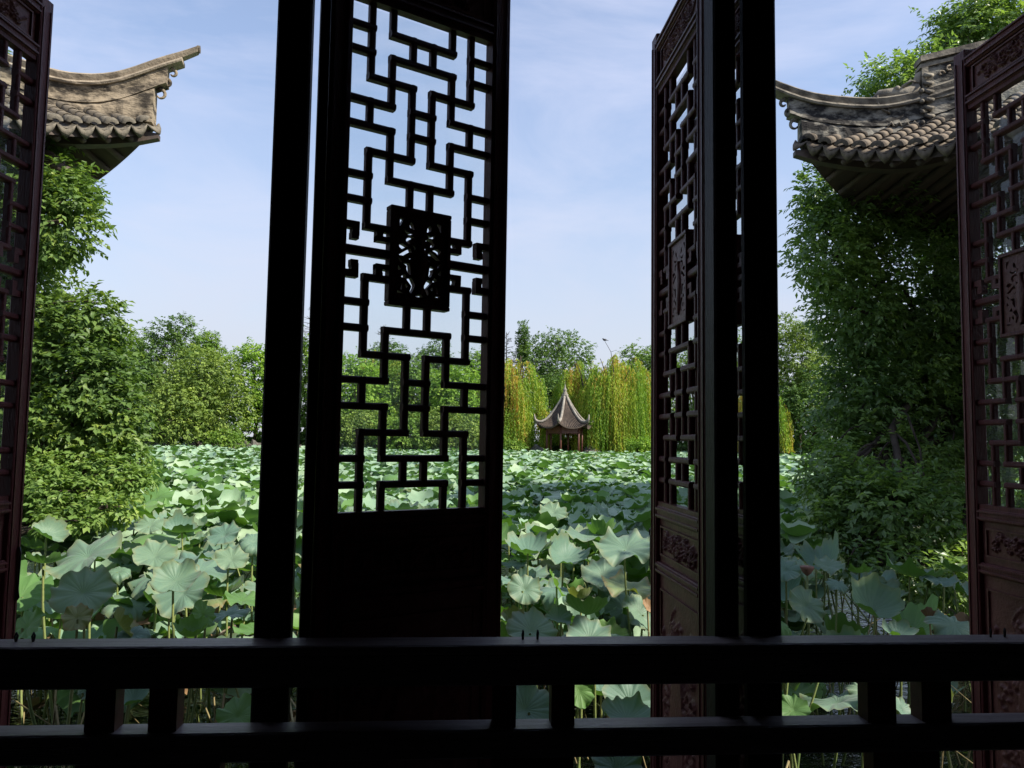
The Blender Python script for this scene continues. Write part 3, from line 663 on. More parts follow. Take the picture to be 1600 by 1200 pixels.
        for i in range(n_):
            for k in range(ns): F.append((i*ns+k, i*ns+(k+1) % ns, (i+1)*ns+(k+1) % ns, (i+1)*ns+k))
        F += [tuple(range(ns-1, -1, -1)), tuple(n_*ns+k for k in range(ns))]
        if m < 0: F = [tuple(reversed(f)) for f in F]
        return MB().add(V, F).build(name, M[mt], t, False)
    tt = lambda ti: (1.0 if ti > -0.05 else max(0.62, 1+1.1*(ti+0.05)), 1.0 if ti > 0 else max(0.5, 1+0.9*ti))
    tip = -0.30
    for hc in range(4):
        sweep('ridge_cap', tip, SP/2-0.1, [(-0.075, -0.055), (-0.082, -0.03), (-0.060, -0.008), (0, 0.0), (0.060, -0.008), (0.082, -0.03), (0.075, -0.055), (0.055, -0.10), (-0.055, -0.10)], CAPM, hc, 46, tt, 0.03)
        sweep('ridge_band', -0.20, SP/2-0.1, [(-0.085, -0.145), (-0.095, -0.125), (-0.085, -0.103), (0.085, -0.103), (0.095, -0.125), (0.085, -0.145)], CAPM, hc, 40, None, 0.03)
        sweep('ridge_body', -0.10, SP/2-0.1, [(-0.060, -0.30), (-0.050, -0.22), (-0.062, -0.147), (0.062, -0.147), (0.050, -0.22), (0.060, -0.30), (0.08, -0.345), (-0.08, -0.345)], RIDM, hc, 60, None, 0.10)
        sweep('ridge_footing', -0.02, SP/2-0.1, [(-0.10, -1), (-0.085, -0.39), (-0.065, -0.347), (0.065, -0.347), (0.085, -0.39), (0.10, -1)], RIDM, hc, 60, None, 0.08)
    # dark end cap of the horn and the scrolls under it
    zt = smooth_z(tip); q = tip-0.01
    MB().tube([(m*(tip+0.01), tip+0.01, zt-0.026), (m*(tip-0.012), tip-0.012, zt-0.026)], 0.040, 12).build('horn_end', M['tile'], t)
    for ti, zz, R_ in ((-0.13, smooth_z(-0.13)-0.20, 0.045), (-0.09, smooth_z(-0.09)-0.285, 0.052), (-0.05, smooth_z(-0.05)-0.385, 0.065)):
        pts = []
        for a in np.linspace(0, 4.6, 14):
            rr_ = R_*(1-0.13*a); pts.append((m*(ti+rr_*0.7*math.cos(a+1.2)), ti+rr_*0.7*math.cos(a+1.2), zz+rr_*math.sin(a+1.2)))
        MB().tube(pts, [0.022-0.0011*i for i in range(14)], 8, True).build('scroll', M[RIDM], t, True)
    MB().blob((m*SP/2, SP/2, smooth_z(SP/2-0.1)+0.1), (0.35, 0.35, 0.45), 16, 10).build('finial', M['ridge_cap'], t, True)
    if dragon:
        # open-jawed dragon head where the horn ridge leaves the tall panelled ridge
        b = MB(); Z = smooth_z(0.62); D = lambda s_, z, l=0.0: Vector((m*(0.62+s_/1.414+l/1.414), 0.62+s_/1.414-l/1.414, Z+z))
        b.tube([D(-0.16, -0.015), D(-0.10, 0.03), D(0.0, 0.035), D(0.12, 0.03), D(0.26, 0.05)], [0.03, 0.055, 0.062, 0.075, 0.09], 10)
        b.tube([D(-0.06, -0.13), D(0.03, -0.11), D(0.14, -0.09), D(0.28, -0.05)], [0.018, 0.035, 0.05, 0.08], 8)
        for l in (-0.06, 0.06):
            b.tube([D(-0.15, 0.0, l), D(-0.15, -0.08, l), D(-0.10, -0.15, l), D(-0.03, -0.19, l), D(-0.02, -0.15, l), D(-0.05, -0.15, l)], [0.012, 0.013, 0.013, 0.013, 0.011, 0.008], 6)
            b.blob(D(0.05, 0.07, l*0.8), 0.03); b.tube([D(0.10, 0.08, l), D(0.18, 0.14, l), D(0.26, 0.12, l)], [0.02, 0.016, 0.006], 6)
            for k in range(7): b.tube([D(0.30, 0.20-k*0.085, l*1.2), D(0.345, 0.17-k*0.085, l*1.6), D(0.39, 0.19-k*0.085, l*1.2)], [0.018, 0.026, 0.014], 6)
            for k in range(4): b.blob(D(0.27, 0.02-k*0.11, l*1.5), 0.024)
            for k in range(5): b.tube([D(-0.06+k*0.075, -0.34, l*1.2), D(-0.03+k*0.075, -0.30, l*1.5), D(0.0+k*0.075, -0.34, l*1.2)], 0.013, 6)
        b.tube([D(0.25, 0.10), D(0.28, 0.22), D(0.36, 0.28), D(0.40, 0.20)], [0.05, 0.04, 0.03, 0.02], 8)
        b.build('dragon_ornament', M['cap_black'], t, True)
        # panelled ridge wall
        b = MB()
        def slab(s0, s1, za, zb, l0, l1):
            V = []
            for s_ in (s0, s1):
                for z in (za, zb):
                    for l in (l0, l1): V.append(D(s_, z+0.22*(s_-0.4), l))
            b.add(V, [(0, 1, 3, 2), (4, 6, 7, 5), (0, 2, 6, 4), (1, 5, 7, 3), (2, 3, 7, 6), (0, 4, 5, 1)])
        slab(0.29, 1.9, -0.06, 0.36, -0.045, 0.045); b.build('ridge_panel', M['ridge_black'], t); b = MB()
        slab(0.27, 1.92, 0.36, 0.42, -0.085, 0.085); slab(0.27, 1.92, 0.30, 0.335, -0.065, 0.065); slab(0.27, 1.92, -0.06, 0.02, -0.08, 0.08)
        for s_ in (0.29, 0.95, 1.6): slab(s_, s_+0.06, 0.02, 0.30, -0.063, 0.063)
        b.build('ridge_panel_frame', M['cap_black'], t); b = MB()
        for c in (0.64, 1.28):
            for k in range(5):
                l = (0.055 if k % 2 else 0.05); a0 = k*1.3
                b.tube([D(c-0.16+k*0.075+0.035*(1-u*0.6)*math.cos(a0+u*4.5), 0.16+0.05*math.sin(k*2)+0.035*(1-u*0.6)*math.sin(a0+u*4.5)+0.22*(c-0.4), l) for u in (0, .2, .4, .6, .8, 1)], 0.010, 6)
        b.build('carved_scroll', M['ridge_cap'], t, True)
    return t
ZL = [(-0.6, 5.86), (-0.45, 5.72), (-0.29, 5.575), (-0.14, 5.475), (0, 5.385), (0.12, 5.28), (0.25, 5.19), (0.38, 5.15), (0.50, 5.14), (0.65, 5.15), (1.0, 5.28), (2, 5.85), (3, 6.6)]
ZR = [(-0.6, 5.62), (-0.40, 5.44), (-0.19, 5.285), (-0.06, 5.19), (0.08, 5.13), (0.21, 5.095), (0.44, 5.06), (0.61, 5.055), (1.0, 5.20), (2, 5.80), (3, 6.5)]
cL = at(236, 195, 8.0); cR = at(1254, 225, 7.5)
open_pavilion('sunlit upturned roof corner with grey tiles at the left, above the bright tree', (cL.x, cL.y), math.radians(54), -1, 4.24, 0.46, 0.48, 1.9, ZL)
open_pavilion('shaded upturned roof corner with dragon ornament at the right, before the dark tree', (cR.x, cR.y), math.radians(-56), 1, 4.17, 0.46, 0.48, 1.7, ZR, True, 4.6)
# carved beam end under the left eave
b = MB(); p = at(78, 254, 7.6); q = at(108, 270, 7.6)
b.tube([p+Vector((-0.5, 0.1, 0.10)), p, q], [0.075, 0.07, 0.055], 8); b.tube([p+Vector((-0.4, 0, 0.16)), p+Vector((0.0, 0, 0.075)), p+Vector((0.13, 0, 0.0))], [0.05, 0.04, 0.02], 6)
o = b.build('carved_beam_end', M['soffit'], None, True); tag(o, 'dark carved beam end poking out below the left roof corner', 'beam')

# ------------------------------------------------------------------ foliage builders
def unit(v): return v/np.maximum(1e-9, np.linalg.norm(v, axis=-1, keepdims=True))
def leaf_mesh(name, C, D, Nn, ln, wd, cv, fold=0.25):
    """rhombic folded leaves: base, right, tip, left"""
    D = unit(D); S = unit(np.cross(D, Nn)); Nn = np.cross(S, D); ln = ln[:, None]; wd = wd[:, None]
    b = C; t = C+D*ln-Nn*ln*0.12; r = C+D*ln*0.45+S*wd*0.5+Nn*wd*fold*0.6; l = C+D*ln*0.45-S*wd*0.5+Nn*wd*fold*0.6
    V = np.stack([b, r, t, l], 1).reshape(-1, 3); n_ = len(C); i = np.arange(n_)*4
    F = np.stack([np.stack([i, i+1, i+2], 1), np.stack([i, i+2, i+3], 1)], 1).reshape(-1, 3)
    return np_mesh(name, V, F, cv=np.repeat(cv, 4))

def twigs(clumps, ntwig, per, ln, wd, r, hollow=0.55, droop=0.5, bright=None):
    """leaves set along short twigs in the shell of ellipsoidal clumps [(centre, (rx, ry, rz)), ...]"""
    vol = np.array([c[1][0]*c[1][1]*c[1][2] for c in clumps])**(2/3); pr = vol/vol.sum(); idx = r.choice(len(clumps), ntwig, p=pr)
    cc = np.array([c[0] for c in clumps])[idx]; rad = np.array([c[1] for c in clumps])[idx]
    dirs = unit(r.normal(size=(ntwig, 3))); rr = (hollow**3+(1-hollow**3)*r.random(ntwig))**(1/3)*(1+0.08*r.normal(size=ntwig))
    # clumpy outline
    wob = 1+0.16*np.sin(dirs[:, 0]*7+idx)*np.sin(dirs[:, 2]*8+idx*2)+0.1*np.sin(dirs[:, 1]*13+idx*3)
    base = cc+dirs*rad*(rr*wob)[:, None]
    td = unit(dirs*0.9+r.normal(size=(ntwig, 3))*0.55+np.array([0, 0, -0.15])); tl = ln*per*0.33
    k = np.arange(per); f = (k+0.5)/per
    C = base[:, None, :]+td[:, None, :]*(tl*f)[None, :, None]+np.array([0, 0, -1])*(droop*0.25*tl*f*f)[None, :, None]
    side = unit(np.cross(td, np.array([0, 0, 1.0])+0.3*r.normal(size=(ntwig, 3))))
    sg = np.where(k % 2 == 0, 1, -1)
    D = td[:, None, :]*0.7+side[:, None, :]*sg[None, :, None]*0.8+np.array([0, 0, -droop])+0.25*r.normal(size=(ntwig, per, 3))
    N_ = np.array([0, 0, 1.0])+0.45*r.normal(size=(ntwig, per, 3))+dirs[:, None, :]*0.5
    tone = 0.42+0.13*r.normal(size=(ntwig, 1))+0.10*r.normal(size=(ntwig, per))
    tone = tone+0.22*np.sin(base[:, 0:1]*2.3+1)*np.sin(base[:, 2:3]*2.9+base[:, 1:2]*1.7)
    if bright is not None: tone = tone+bright(base)[:, None]
    n_ = ntwig*per
    return (C.reshape(-1, 3), D.reshape(-1, 3), N_.reshape(-1, 3), ln*(0.7+0.6*r.random(n_)), wd*(0.7+0.6*r.random(n_)), np.clip(tone.reshape(-1), 0, 1))

def px_clumps(lst, dep=0.9):
    out = []
    for x, y, rx, ry, Y in lst:
        c = at(x, y, Y); s = Y/1200.0; out.append((tuple(c), (rx*s, dep*(rx+ry)/2*s, ry*s)))
    return out
def limb(b, p0, p1, r0, r1, seg=7, sag=0.15, rnd=random):
    p0, p1 = Vector(p0), Vector(p1); L_ = (p1-p0).length; pts = []; ra = []
    o = Vector((rnd.uniform(-1, 1), rnd.uniform(-1, 1), rnd.uniform(0, 1)))*L_*sag
    for i in range(seg+1):
        t = i/seg; pts.append(p0.lerp(p1, t)+o*math.sin(PI*t)+Vector((rnd.uniform(-1, 1), rnd.uniform(-1, 1), 0))*L_*0.015); ra.append(r0+(r1-r0)*t)
    b.tube(pts, ra, 7); return pts

def near_tree(name, label, clumps, foot, fork, trunk_r, ntwig, per, ln, wd, m_, seed, hollow, bright=None, limbs=True, cat='tree'):
    t = thing(name, label, cat, foot); r = np.random.default_rng(seed); rd = random.Random(seed)
    off = Vector(foot); cl = [((c[0][0]-off.x, c[0][1]-off.y, c[0][2]-off.z), c[1]) for c in clumps]
    b = MB(); fk = Vector(fork)-off
    limb(b, (0, 0, -0.6), fk, trunk_r, trunk_r*0.75, 8, 0.04, rd)
    ends = []
    for c, rad in cl:
        tgt = Vector(c); pts = limb(b, fk+Vector((0, 0, rd.uniform(-0.6, 0.3))), tgt, trunk_r*0.42, 0.018, 8, 0.10, rd)
        for k in range(5):
            d = Vector((rd.gauss(0, 1), rd.gauss(0, 1), rd.gauss(0, 0.6))).normalized(); e = tgt+Vector((d.x*rad[0], d.y*rad[1], d.z*rad[2]))*0.85
            limb(b, pts[rd.choice((4, 5, 6, 7))], e, 0.016, 0.004, 5, 0.1, rd)
    b.build('trunk', M['bark'], t, True)
    bf = (lambda base: bright(base+np.array(off))) if bright else None
    C, D, N_, l_, w_, cv = twigs(cl, ntwig, per, ln, wd, r, hollow, 0.28, bf)
    me = leaf_mesh('crown', C, D, N_, l_, w_, cv); link_mesh('crown', me, t, M[m_]); return t

LT = px_clumps([(50,300,82,52,7.6),(100,345,50,62,7.3),(15,390,80,42,7.8),(40,225,60,40,7.9),(110,305,42,34,7.4),(70,495,68,34,7.4),(50,530,80,40,7.6),(140,505,48,48,7.2),(115,555,75,60,7.2),(60,600,110,90,7.5),
                (150,598,56,58,7.0),(176,648,42,54,6.9),(120,670,90,68,7.0),(30,700,90,80,7.4),(-40,450,120,160,8),(-60,650,120,150,8),(150,715,60,26,6.9),(-60,200,130,110,8.2)])
near_tree('broadleaf_tree', 'bright green broadleaf tree close by at left, below the sunlit roof corner', LT, (-6.0, 7.8, 0.05), (-5.6, 7.8, 2.2), 0.12, 13500, 6, 0.064, 0.036, 'leaf_left', 21, 0.5)
LS = px_clumps([(110,735,85,26,6.7),(185,742,48,20,6.6),(75,775,55,30,6.3),(135,770,40,22,6.4),(160,792,45,16,6.2),(205,756,26,14,6.5),(40,760,60,44,6.5),(100,812,40,14,6.0),(190,716,40,18,6.8)])
near_tree('overhanging_shrub', 'pale small-leaved shrub hanging over the lotus below the left tree', LS, (-5.2, 6.6, 0.0), (-4.9, 6.6, 0.6), 0.05, 1900, 5, 0.056, 0.030, 'leaf_shrub', 22, 0.05, cat='shrub')
RTc = px_clumps([(1345,320,95,72,8.4),(1300,395,62,80,8.2),(1285,300,42,48,8.3),(1335,480,72,80,8.3),(1410,450,110,110,8.7),(1490,340,95,80,9.0),(1490,520,110,90,9.0),
                 (1400,580,95,80,8.7),(1350,620,75,75,8.4),(1470,650,110,95,8.8),(1345,700,80,60,8.2),(1400,740,110,65,8.0),(1335,780,62,58,6.9),(1440,820,115,80,6.8),(1405,872,65,48,6.3),(1300,745,48,50,7.2),(1312,825,54,44,6.7),(1360,880,46,32,6.1),(1455,905,60,30,5.9),(1395,800,80,60,6.5),(1500,890,60,45,6.2),
                 (1590,700,110,200,8.6),(1590,430,110,200,9.2),(1570,230,110,110,9.4),(1585,45,105,80,9.6),(1505,65,42,50,9.5),(1450,160,95,58,9.3),(1400,132,62,40,9.2),(1455,118,58,46,9.3),(1530,50,80,58,9.5),(1650,120,110,120,9.8),(1530,880,60,60,7.4)])
near_tree('camphor_tree', 'tall dark evergreen tree filling the right side behind the shaded roof corner', RTc, (6.9, 9.4, 0.05), (6.3, 9.3, 2.4), 0.17, 25000, 6, 0.072, 0.038, 'leaf_right', 31, 0.45)

RS = [((6.4, 3.4, 3.5), (1.1, 1.0, 1.0)), ((6.9, 2.9, 2.4), (0.9, 0.8, 0.8)), ((5.7, 3.8, 4.1), (0.9, 0.7, 0.6)), ((5.2, 3.1, 3.6), (0.9, 0.6, 0.6))]  # out-of-view crown, added to shade the near right lotus
near_tree('added_shade_tree', 'unseen leafy tree added on the near right bank to shade the lotus', RS, (7.0, 3.5, 0.05), (6.9, 3.5, 1.2), 0.12, 6000, 6, 0.085, 0.042, 'leaf_right', 33, 0.3)

# ------------------------------------------------------------------ far grove
def far_tree(kind, label, px, top, hw, Y, bot=700, dens=1.0, leaf=0.20, group='trees on the far bank', seed=0, name='broadleaf_tree', lobes=16, cat='tree'):
    r = np.random.default_rng(seed+100); s = Y/1200.0; ctop = at(px, top, Y); z1 = ctop.z; z0 = max(0.2, at(px, bot, Y).z); rx = hw*s
    foot = Vector((ctop.x, Y, 0.1)); t = thing(name, label, cat, foot, 0, group)
    H = z1-z0; cz = z0+H*0.55; cl = []
    for k in range(lobes):
        th = k*2.39996+r.uniform(-0.3, 0.3); ph = 1-1.75*(k+0.5)/lobes; q = math.sqrt(max(0, 1-ph*ph))
        lr = r.uniform(0.24, 0.50); e = r.uniform(0.62, 0.86)
        cl.append(((rx*e*q*math.cos(th), rx*e*q*math.sin(th)*0.8, cz-0.1+(H*0.55)*e*ph), (rx*lr, rx*lr, min(rx*lr*r.uniform(0.7, 1.2), H*0.24))))
    cl.append(((0, 0, cz), (rx*0.6, rx*0.5, H*0.42)))
    area = 4*PI*rx*H*0.5; n_ = int(area*82*dens)+900
    C, D, N_, l_, w_, cv = twigs(cl, n_//4, 4, leaf, leaf*0.68, r, 0.6, 0.35)
    link_mesh('crown', leaf_mesh('crown', C, D, N_, l_, w_, cv), t, M[kind])
    b = MB(); rd = random.Random(seed); pts = limb(b, (0, 0, -0.5), (rd.uniform(-.4, .4), 0, cz), 0.16, 0.08, 6, 0.05, rd)
    for c, rad in cl[:-1:2]: limb(b, pts[3], Vector(c), 0.06, 0.02, 5, 0.08, rd)
    b.build('trunk', M['bark'], t); return t
GT = [
 ('bg_mid', 'mid green tree on the far bank showing just over the bright left tree', 30,545,70,60,700),
 ('bg_mid', 'rounded green tree on the far bank directly right of the near left tree', 205,530,60,64,700),
 ('bg_dark', 'tallest domed tree left of the dark post, breaking the skyline', 268,505,52,62,690),
 ('bg_mid', 'small-crowned tree between the tallest dome and the dark post', 322,512,38,66,690),
 ('bg_olive', 'wide feathery olive tree leaning over the left shore', 318,552,72,56,698),
 ('bg_olive', 'lower olive tree beside the near left tree at the water edge', 262,610,55,53,702),
 ('bg_bright', 'bright green tree against the left edge of the dark post', 400,530,52,60,700),
 ('bg_mid', 'green tree seen through the slot beside the dark post', 478,525,48,61,700),
 ('bg_bright', 'bright yellow-green tree behind the lower left of the lattice window', 555,556,58,58,690),
 ('bg_dark', 'dark tree behind the middle of the lattice window', 600,548,50,66,700),
 ('bg_dark', 'dark blue-green round tree on the skyline behind the lattice window', 678,535,40,68,690),
 ('bg_mid', 'mid green tree behind the right half of the lattice window', 640,560,55,60,700),
 ('bg_bright', 'bright tree near the right stile of the lattice window', 715,575,50,58,700),
 ('bg_mid', 'tree on the skyline at the right stile of the lattice window', 755,548,45,64,700),
 ('bg_olive', 'low olive tree over the shore behind the lowest lattice on the left', 560,640,52,54,704),
 ('bg_olive', 'low olive tree over the shore behind the lowest lattice on the right', 700,640,60,54,704),
 ('bg_mid', 'low bushy tree at the shore in the centre of the lattice', 630,655,50,53,704),
 ('bg_dark', 'dark domed camphor above the pavilion roof', 868,525,62,70,640),
 ('bg_dark', 'dark bushy tree directly behind the small pavilion', 862,590,45,66,702),
 ('bg_dark', 'dark tree closing the view behind the right of the pavilion', 925,600,60,68,702),
 ('bg_mid', 'tree top on the skyline just left of the angled window', 1003,538,48,68,700),
 ('bg_mid', 'tree behind the angled lattice window, seen through its openings', 1085,530,70,64,700),
 ('bg_mid', 'tree hidden mostly by the right post and angled window', 1165,520,65,64,700),
 ('bg_olive', 'olive and yellow tree on the skyline right of the right post', 1243,495,58,58,690),
 ('bg_dark', 'dark lower tree below the olive tree right of the right post', 1265,590,55,55,702),
 ('bg_olive', 'olive tree beyond the upper branches of the dark right tree', 1330,505,70,62,700),
 ('bg_bright', 'bright tree glinting through gaps in the dark right tree', 1420,520,80,60,700),
 ('bg_mid', 'tree on the far bank near the right edge of the view', 1530,510,80,60,700),
 ('bg_mid', 'tree on the far bank beyond the left window and near tree', -60,520,80,60,700),
 ('bg_dark', 'dark tree behind the near left tree low on the far bank', 120,575,60,58,700),
]
for i, (k, lab, px, top, hw, Y, bot) in enumerate(GT): far_tree(k, lab, px, top, hw, Y, bot, seed=i, dens=0.45 if px < 0 or px > 1300 or 1050 < px < 1200 else 1.0)
# clipped shrubs at the waterline
for i, (k, lab, px, top, hw, Y, bot) in enumerate([
 ('bg_bright', 'rounded yellow-green shrub at the shore right of the pavilion', 1000,686,27,55,708),
 ('bg_dark', 'low dark spreading shrub at the shore right of the right post', 1278,680,40,55,712),
 ('bg_bright', 'small yellow-green shrub at the shore behind the lattice foot', 640,684,40,54,706),
 ('bg_mid', 'small green shrub at the shore beside the dark rocks', 352,672,35,54,704),
 ('bg_mid', 'low shrub at the shore left of the pavilion steps', 800,690,22,55,708)]):
    far_tree(k, lab, px, top, hw, Y, bot, leaf=0.16, group='shrubs along the far shore', seed=60+i, name='shore_shrub', lobes=9, cat='shrub')
# undergrowth closing the grove
r = np.random.default_rng(77); n_ = 40000; X = r.uniform(-48, 52, n_); Yv = 61+r.random(n_)*9; Zt = 2.2+1.3*np.sin(X*0.5)+0.8*np.sin(X*1.3+2); Z = 0.1+r.random(n_)**0.8*(np.maximum(1.2, Zt))
C = np.stack([X, Yv, Z], 1); me = leaf_mesh('undergrowth', C, r.normal(size=(n_, 3)), r.normal(size=(n_, 3)), np.full(n_, 0.42), np.full(n_, 0.28), np.clip(0.25+0.2*r.normal(size=n_), 0, 1))
o = link_mesh('undergrowth', me, None, M['bg_dark']); tag(o, 'dark tangled undergrowth filling the shade beneath the far trees', None, kind='stuff')

def willow(label, px, top, hw, Y, bot, nstr, seed, lean=0.0):
    r = np.random.default_rng(seed); s = Y/1200; p = at(px, top, Y); foot = Vector((p.x+lean, Y+0.5, 0.1)); t = thing('weeping_willow', label, 'tree', foot, 0, 'weeping willows round the pavilion')
    z1 = p.z-0.1; zb = at(px, bot, Y).z-0.1; rx = hw*s; H = z1-zb
    Cs = []; Ds = []; cvs = []
    ba = bq = 0.0; bc = 0.0; bl = 1.0; lv = 0.0
    for k in range(nstr):
        if k % 9 == 0: ba = r.uniform(0, 2*PI); bq = math.sqrt(r.random()); bc = 0.14*r.normal(); bl = r.uniform(0.45, 1.1); lv = r.random()**1.7; bc += 0.42 if r.random() < 0.16 else 0
        a = ba+r.normal()*0.10/(bq+0.2); q = min(1.0, abs(bq+0.05*r.normal())); x0 = rx*q*math.cos(a)-lean; y0 = rx*0.75*q*math.sin(a)
        arch = z1-H*(0.06+0.22*q**3)*(1 if True else 0)-lv*H*0.55-r.random()*H*0.06-0.22*H*max(0.0, bq-0.45)+0.25*math.sin(3.1*ba+seed); ln = min(arch-zb-0.1, bl*(H*r.uniform(0.30, 0.50)+0.25*q*H*r.random())); nn = max(6, int(ln/0.085))
        tt_ = np.linspace(0, 1, nn); sway = 0.10*r.normal(); col = 0.26+bc+0.10*r.normal()+0.20*math.sin(x0*2.1+seed)+(0.45 if r.random() < 0.10+0.12*(math.sin(x0*1.7+seed*2) > 0.4) else 0)
        P_ = np.stack([x0+math.cos(a)*0.35*(1-np.exp(-tt_*4))*q+sway*tt_**2+0.03*r.normal(size=nn), y0+math.sin(a)*0.3*tt_**0.5+0.03*r.normal(size=nn), arch-ln*tt_+0.18*np.sin(np.minimum(1, tt_*5)*PI)], 1)
        Cs.append(P_); Ds.append(np.stack([0.35*r.normal(size=nn), 0.35*r.normal(size=nn), -np.ones(nn)], 1)); cvs.append(np.clip(col+0.08*r.normal(size=nn), 0, 1))
    C = np.concatenate(Cs); D = np.concatenate(Ds); cv = np.concatenate(cvs); n_ = len(C)
    me = leaf_mesh('crown', C, D, r.normal(size=(n_, 3)), 0.14+0.08*r.random(n_), 0.055+0.02*r.random(n_), cv); link_mesh('crown', me, t, M['willow'])
    b = MB(); rd = random.Random(seed); fk = Vector((-lean*0.5, 0, z1*0.42)); limb(b, (0, 0, -0.5), fk, 0.28, 0.2, 7, 0.05, rd)
    for k in range(9):
        a = k*0.7; q = rd.uniform(0.3, 0.85); limb(b, fk, (-lean+rx*q*math.cos(a), rx*0.7*q*math.sin(a), z1-H*0.25*q*q-0.3), 0.10, 0.02, 7, 0.10, rd)
    b.build('trunk', M['bark'], t, True); return t
willow('yellow-green weeping willow hanging to the water left of the pavilion', 800, 545, 56, 58.5, 704, 1300, 1)
willow('broad weeping willow right of the pavilion with rusty brown strands', 968, 545, 66, 58.5, 706, 1700, 2)
willow('weeping willow whose strands hang just behind the pavilion roof spire', 912, 552, 46, 60.5, 696, 1100, 3)
willow('weeping willow showing a yellow fringe just right of the right post', 1190, 580, 50, 54, 706, 700, 4)
willow('faint weeping willow on the skyline behind the lattice medallion foot', 600, 540, 45, 62, 650, 600, 5)

# skyline details: a thin cypress, a leafless layered conifer, a bird
t = thing('cypress_tree', 'thin upright cypress spire standing left of the domed camphor', 'tree', tuple(at(815, 700, 66)))
t.location.z = 0.1; s_ = 66/1200
C, D, N_, l_, w_, cv = twigs([((0, 0, at(815, 560-k*9, 66).z-0.1), (0.62-0.05*k, 0.5, 0.8)) for k in range(6)], 700, 4, 0.2, 0.1, np.random.default_rng(5), 0.2, -0.3)
link_mesh('crown', leaf_mesh('crown', C, D, N_, l_, w_, cv), t, M['bg_dark']); b = MB(); b.tube([(0, 0, -0.5), (0, 0, 9)], [0.15, 0.03], 6); b.build('trunk', M['bark'], t)
def bare_conifer(label, px, top, Y, sd, H=4.5):
    t = thing('bare_conifer', label, 'tree', tuple(at(px, 700, Y)), 0, 'bare conifers on the skyline'); t.location.z = 0.1; zt = at(px, top, Y).z-0.1; b = MB(); rd = random.Random(sd)
    b.tube([(0, 0, -0.5), (0, 0, zt*0.6), (0, 0, zt)], [0.14, 0.08, 0.015], 6)
    for k in range(44):
        z = zt-0.1-k*H/44; L_ = 0.25+0.05*k*0.9*H/4.5; a = rd.uniform(0, 6.28); e = Vector((L_*math.cos(a), L_*math.sin(a), z+rd.uniform(-0.15, 0.25)))
        b.tube([(0, 0, z-0.1), (e.x*0.5, e.y*0.5, z+0.0), e], [0.035, 0.025, 0.012], 5)
        for q in range(3):
            f = rd.uniform(0.4, 1); d = Vector((rd.uniform(-.25, .25), rd.uniform(-.25, .25), rd.uniform(-.2, .1))); c = Vector((e.x*f, e.y*f, z)); b.tube([c, c+d], [0.015, 0.008], 4)
    b.build('trunk', M['bark'], t); return t
bare_conifer('layered conifer poking above the trees behind the lattice foot', 594, 508, 66, 1)
bare_conifer('bare conifer just right of the lattice window against pale sky', 789, 520, 66, 2)
bare_conifer('leafless tree seen high in the slot beside the dark post', 484, 470, 66, 3, 3.2)
b = MB(); p = at(945, 531, 57)
b.blob((0, 0, 0), (0.15, 0.09, 0.085)); b.blob((-0.13, 0, 0.07), 0.055); b.tube([(-0.17, 0, 0.075), (-0.23, 0, 0.065)], [0.02, 0.004], 5); b.tube([(0.1, 0, -0.01), (0.30, 0, -0.06)], [0.05, 0.02], 5, True, 0.4); b.tube([(0.02, 0.02, -0.06), (0.02, 0.02, -0.14)], 0.008, 4); b.tube([(0.02, -0.02, -0.06), (0.02, -0.02, -0.14)], 0.008, 4)
o = b.build('bird', M['feather'], None, True); o.location = p; tag(o, 'small dark bird perched on a bare twig above the willow', 'bird')
b = MB(); b.tube([p+Vector((0.02, 0, -0.13)), p+Vector((0.5, 0.1, -0.9)), p+Vector((0.75, 0.3, -2.2)), p+Vector((0.6, 0.5, -5.5))], [0.014, 0.02, 0.035, 0.06], 6)
b.tube([p+Vector((0.5, 0.1, -0.9)), p+Vector((0.9, 0.1, -0.75)), p+Vector((1.3, 0.1, -1.2))], [0.015, 0.012, 0.008], 5)
o = b.build('bare_branch', M['bark'], None, True); tag(o, 'thin bare branch rising out of the willow top under the bird', 'branch')

# rocks along the far left shore
rk = MB().blob((0, 0, 0), 1, 14, 9).mesh('rock', False); rr = random.Random(2)
rocks = []
for k in range(3):
    me = rk.copy(); r = np.random.default_rng(k)
    for v in me.vertices:
        d = v.co.normalized(); v.co = d*(1+0.22*math.sin(d.x*4+k*2)*math.sin(d.y*5)+0.18*math.sin(d.z*6+d.x*5+k)+r.uniform(-0.06, 0.06))
    me.materials.append(M['rock']); rocks.append(me)
ords = ['first', 'second', 'third', 'fourth', 'fifth', 'sixth', 'seventh', 'eighth', 'ninth', 'tenth', 'eleventh', 'last']
ROCKL = [o_+' dark rock on the left far shore, counting rightwards from the near tree' for o_ in ords]+['dark shore rock seen in the slot beside the dark post', 'dark rock at the waterline left of the small pavilion', 'dark rock at the waterline right of the small pavilion', 'dark shore rock right of the right post']
xs_ = [206, 222, 240, 258, 275, 294, 312, 330, 346, 362, 380, 398, 470, 840, 925, 1258]
for k, x in enumerate(xs_):
    o = bpy.data.objects.new('shore_rock', rocks[k % 3]); COL.objects.link(o); p = at(x, 700, 56.8+rr.uniform(-0.3, 0.6)); o.location = (p.x, p.y, 0.25+rr.uniform(0, 0.25)); s_ = rr.uniform(0.45, 0.75)
    o.scale = (s_*1.25, s_, s_*rr.uniform(0.8, 1.25)); o.rotation_euler = (0, 0, rr.uniform(0, 6)); tag(o, ROCKL[k], 'rock', 'rocks along the far shore')

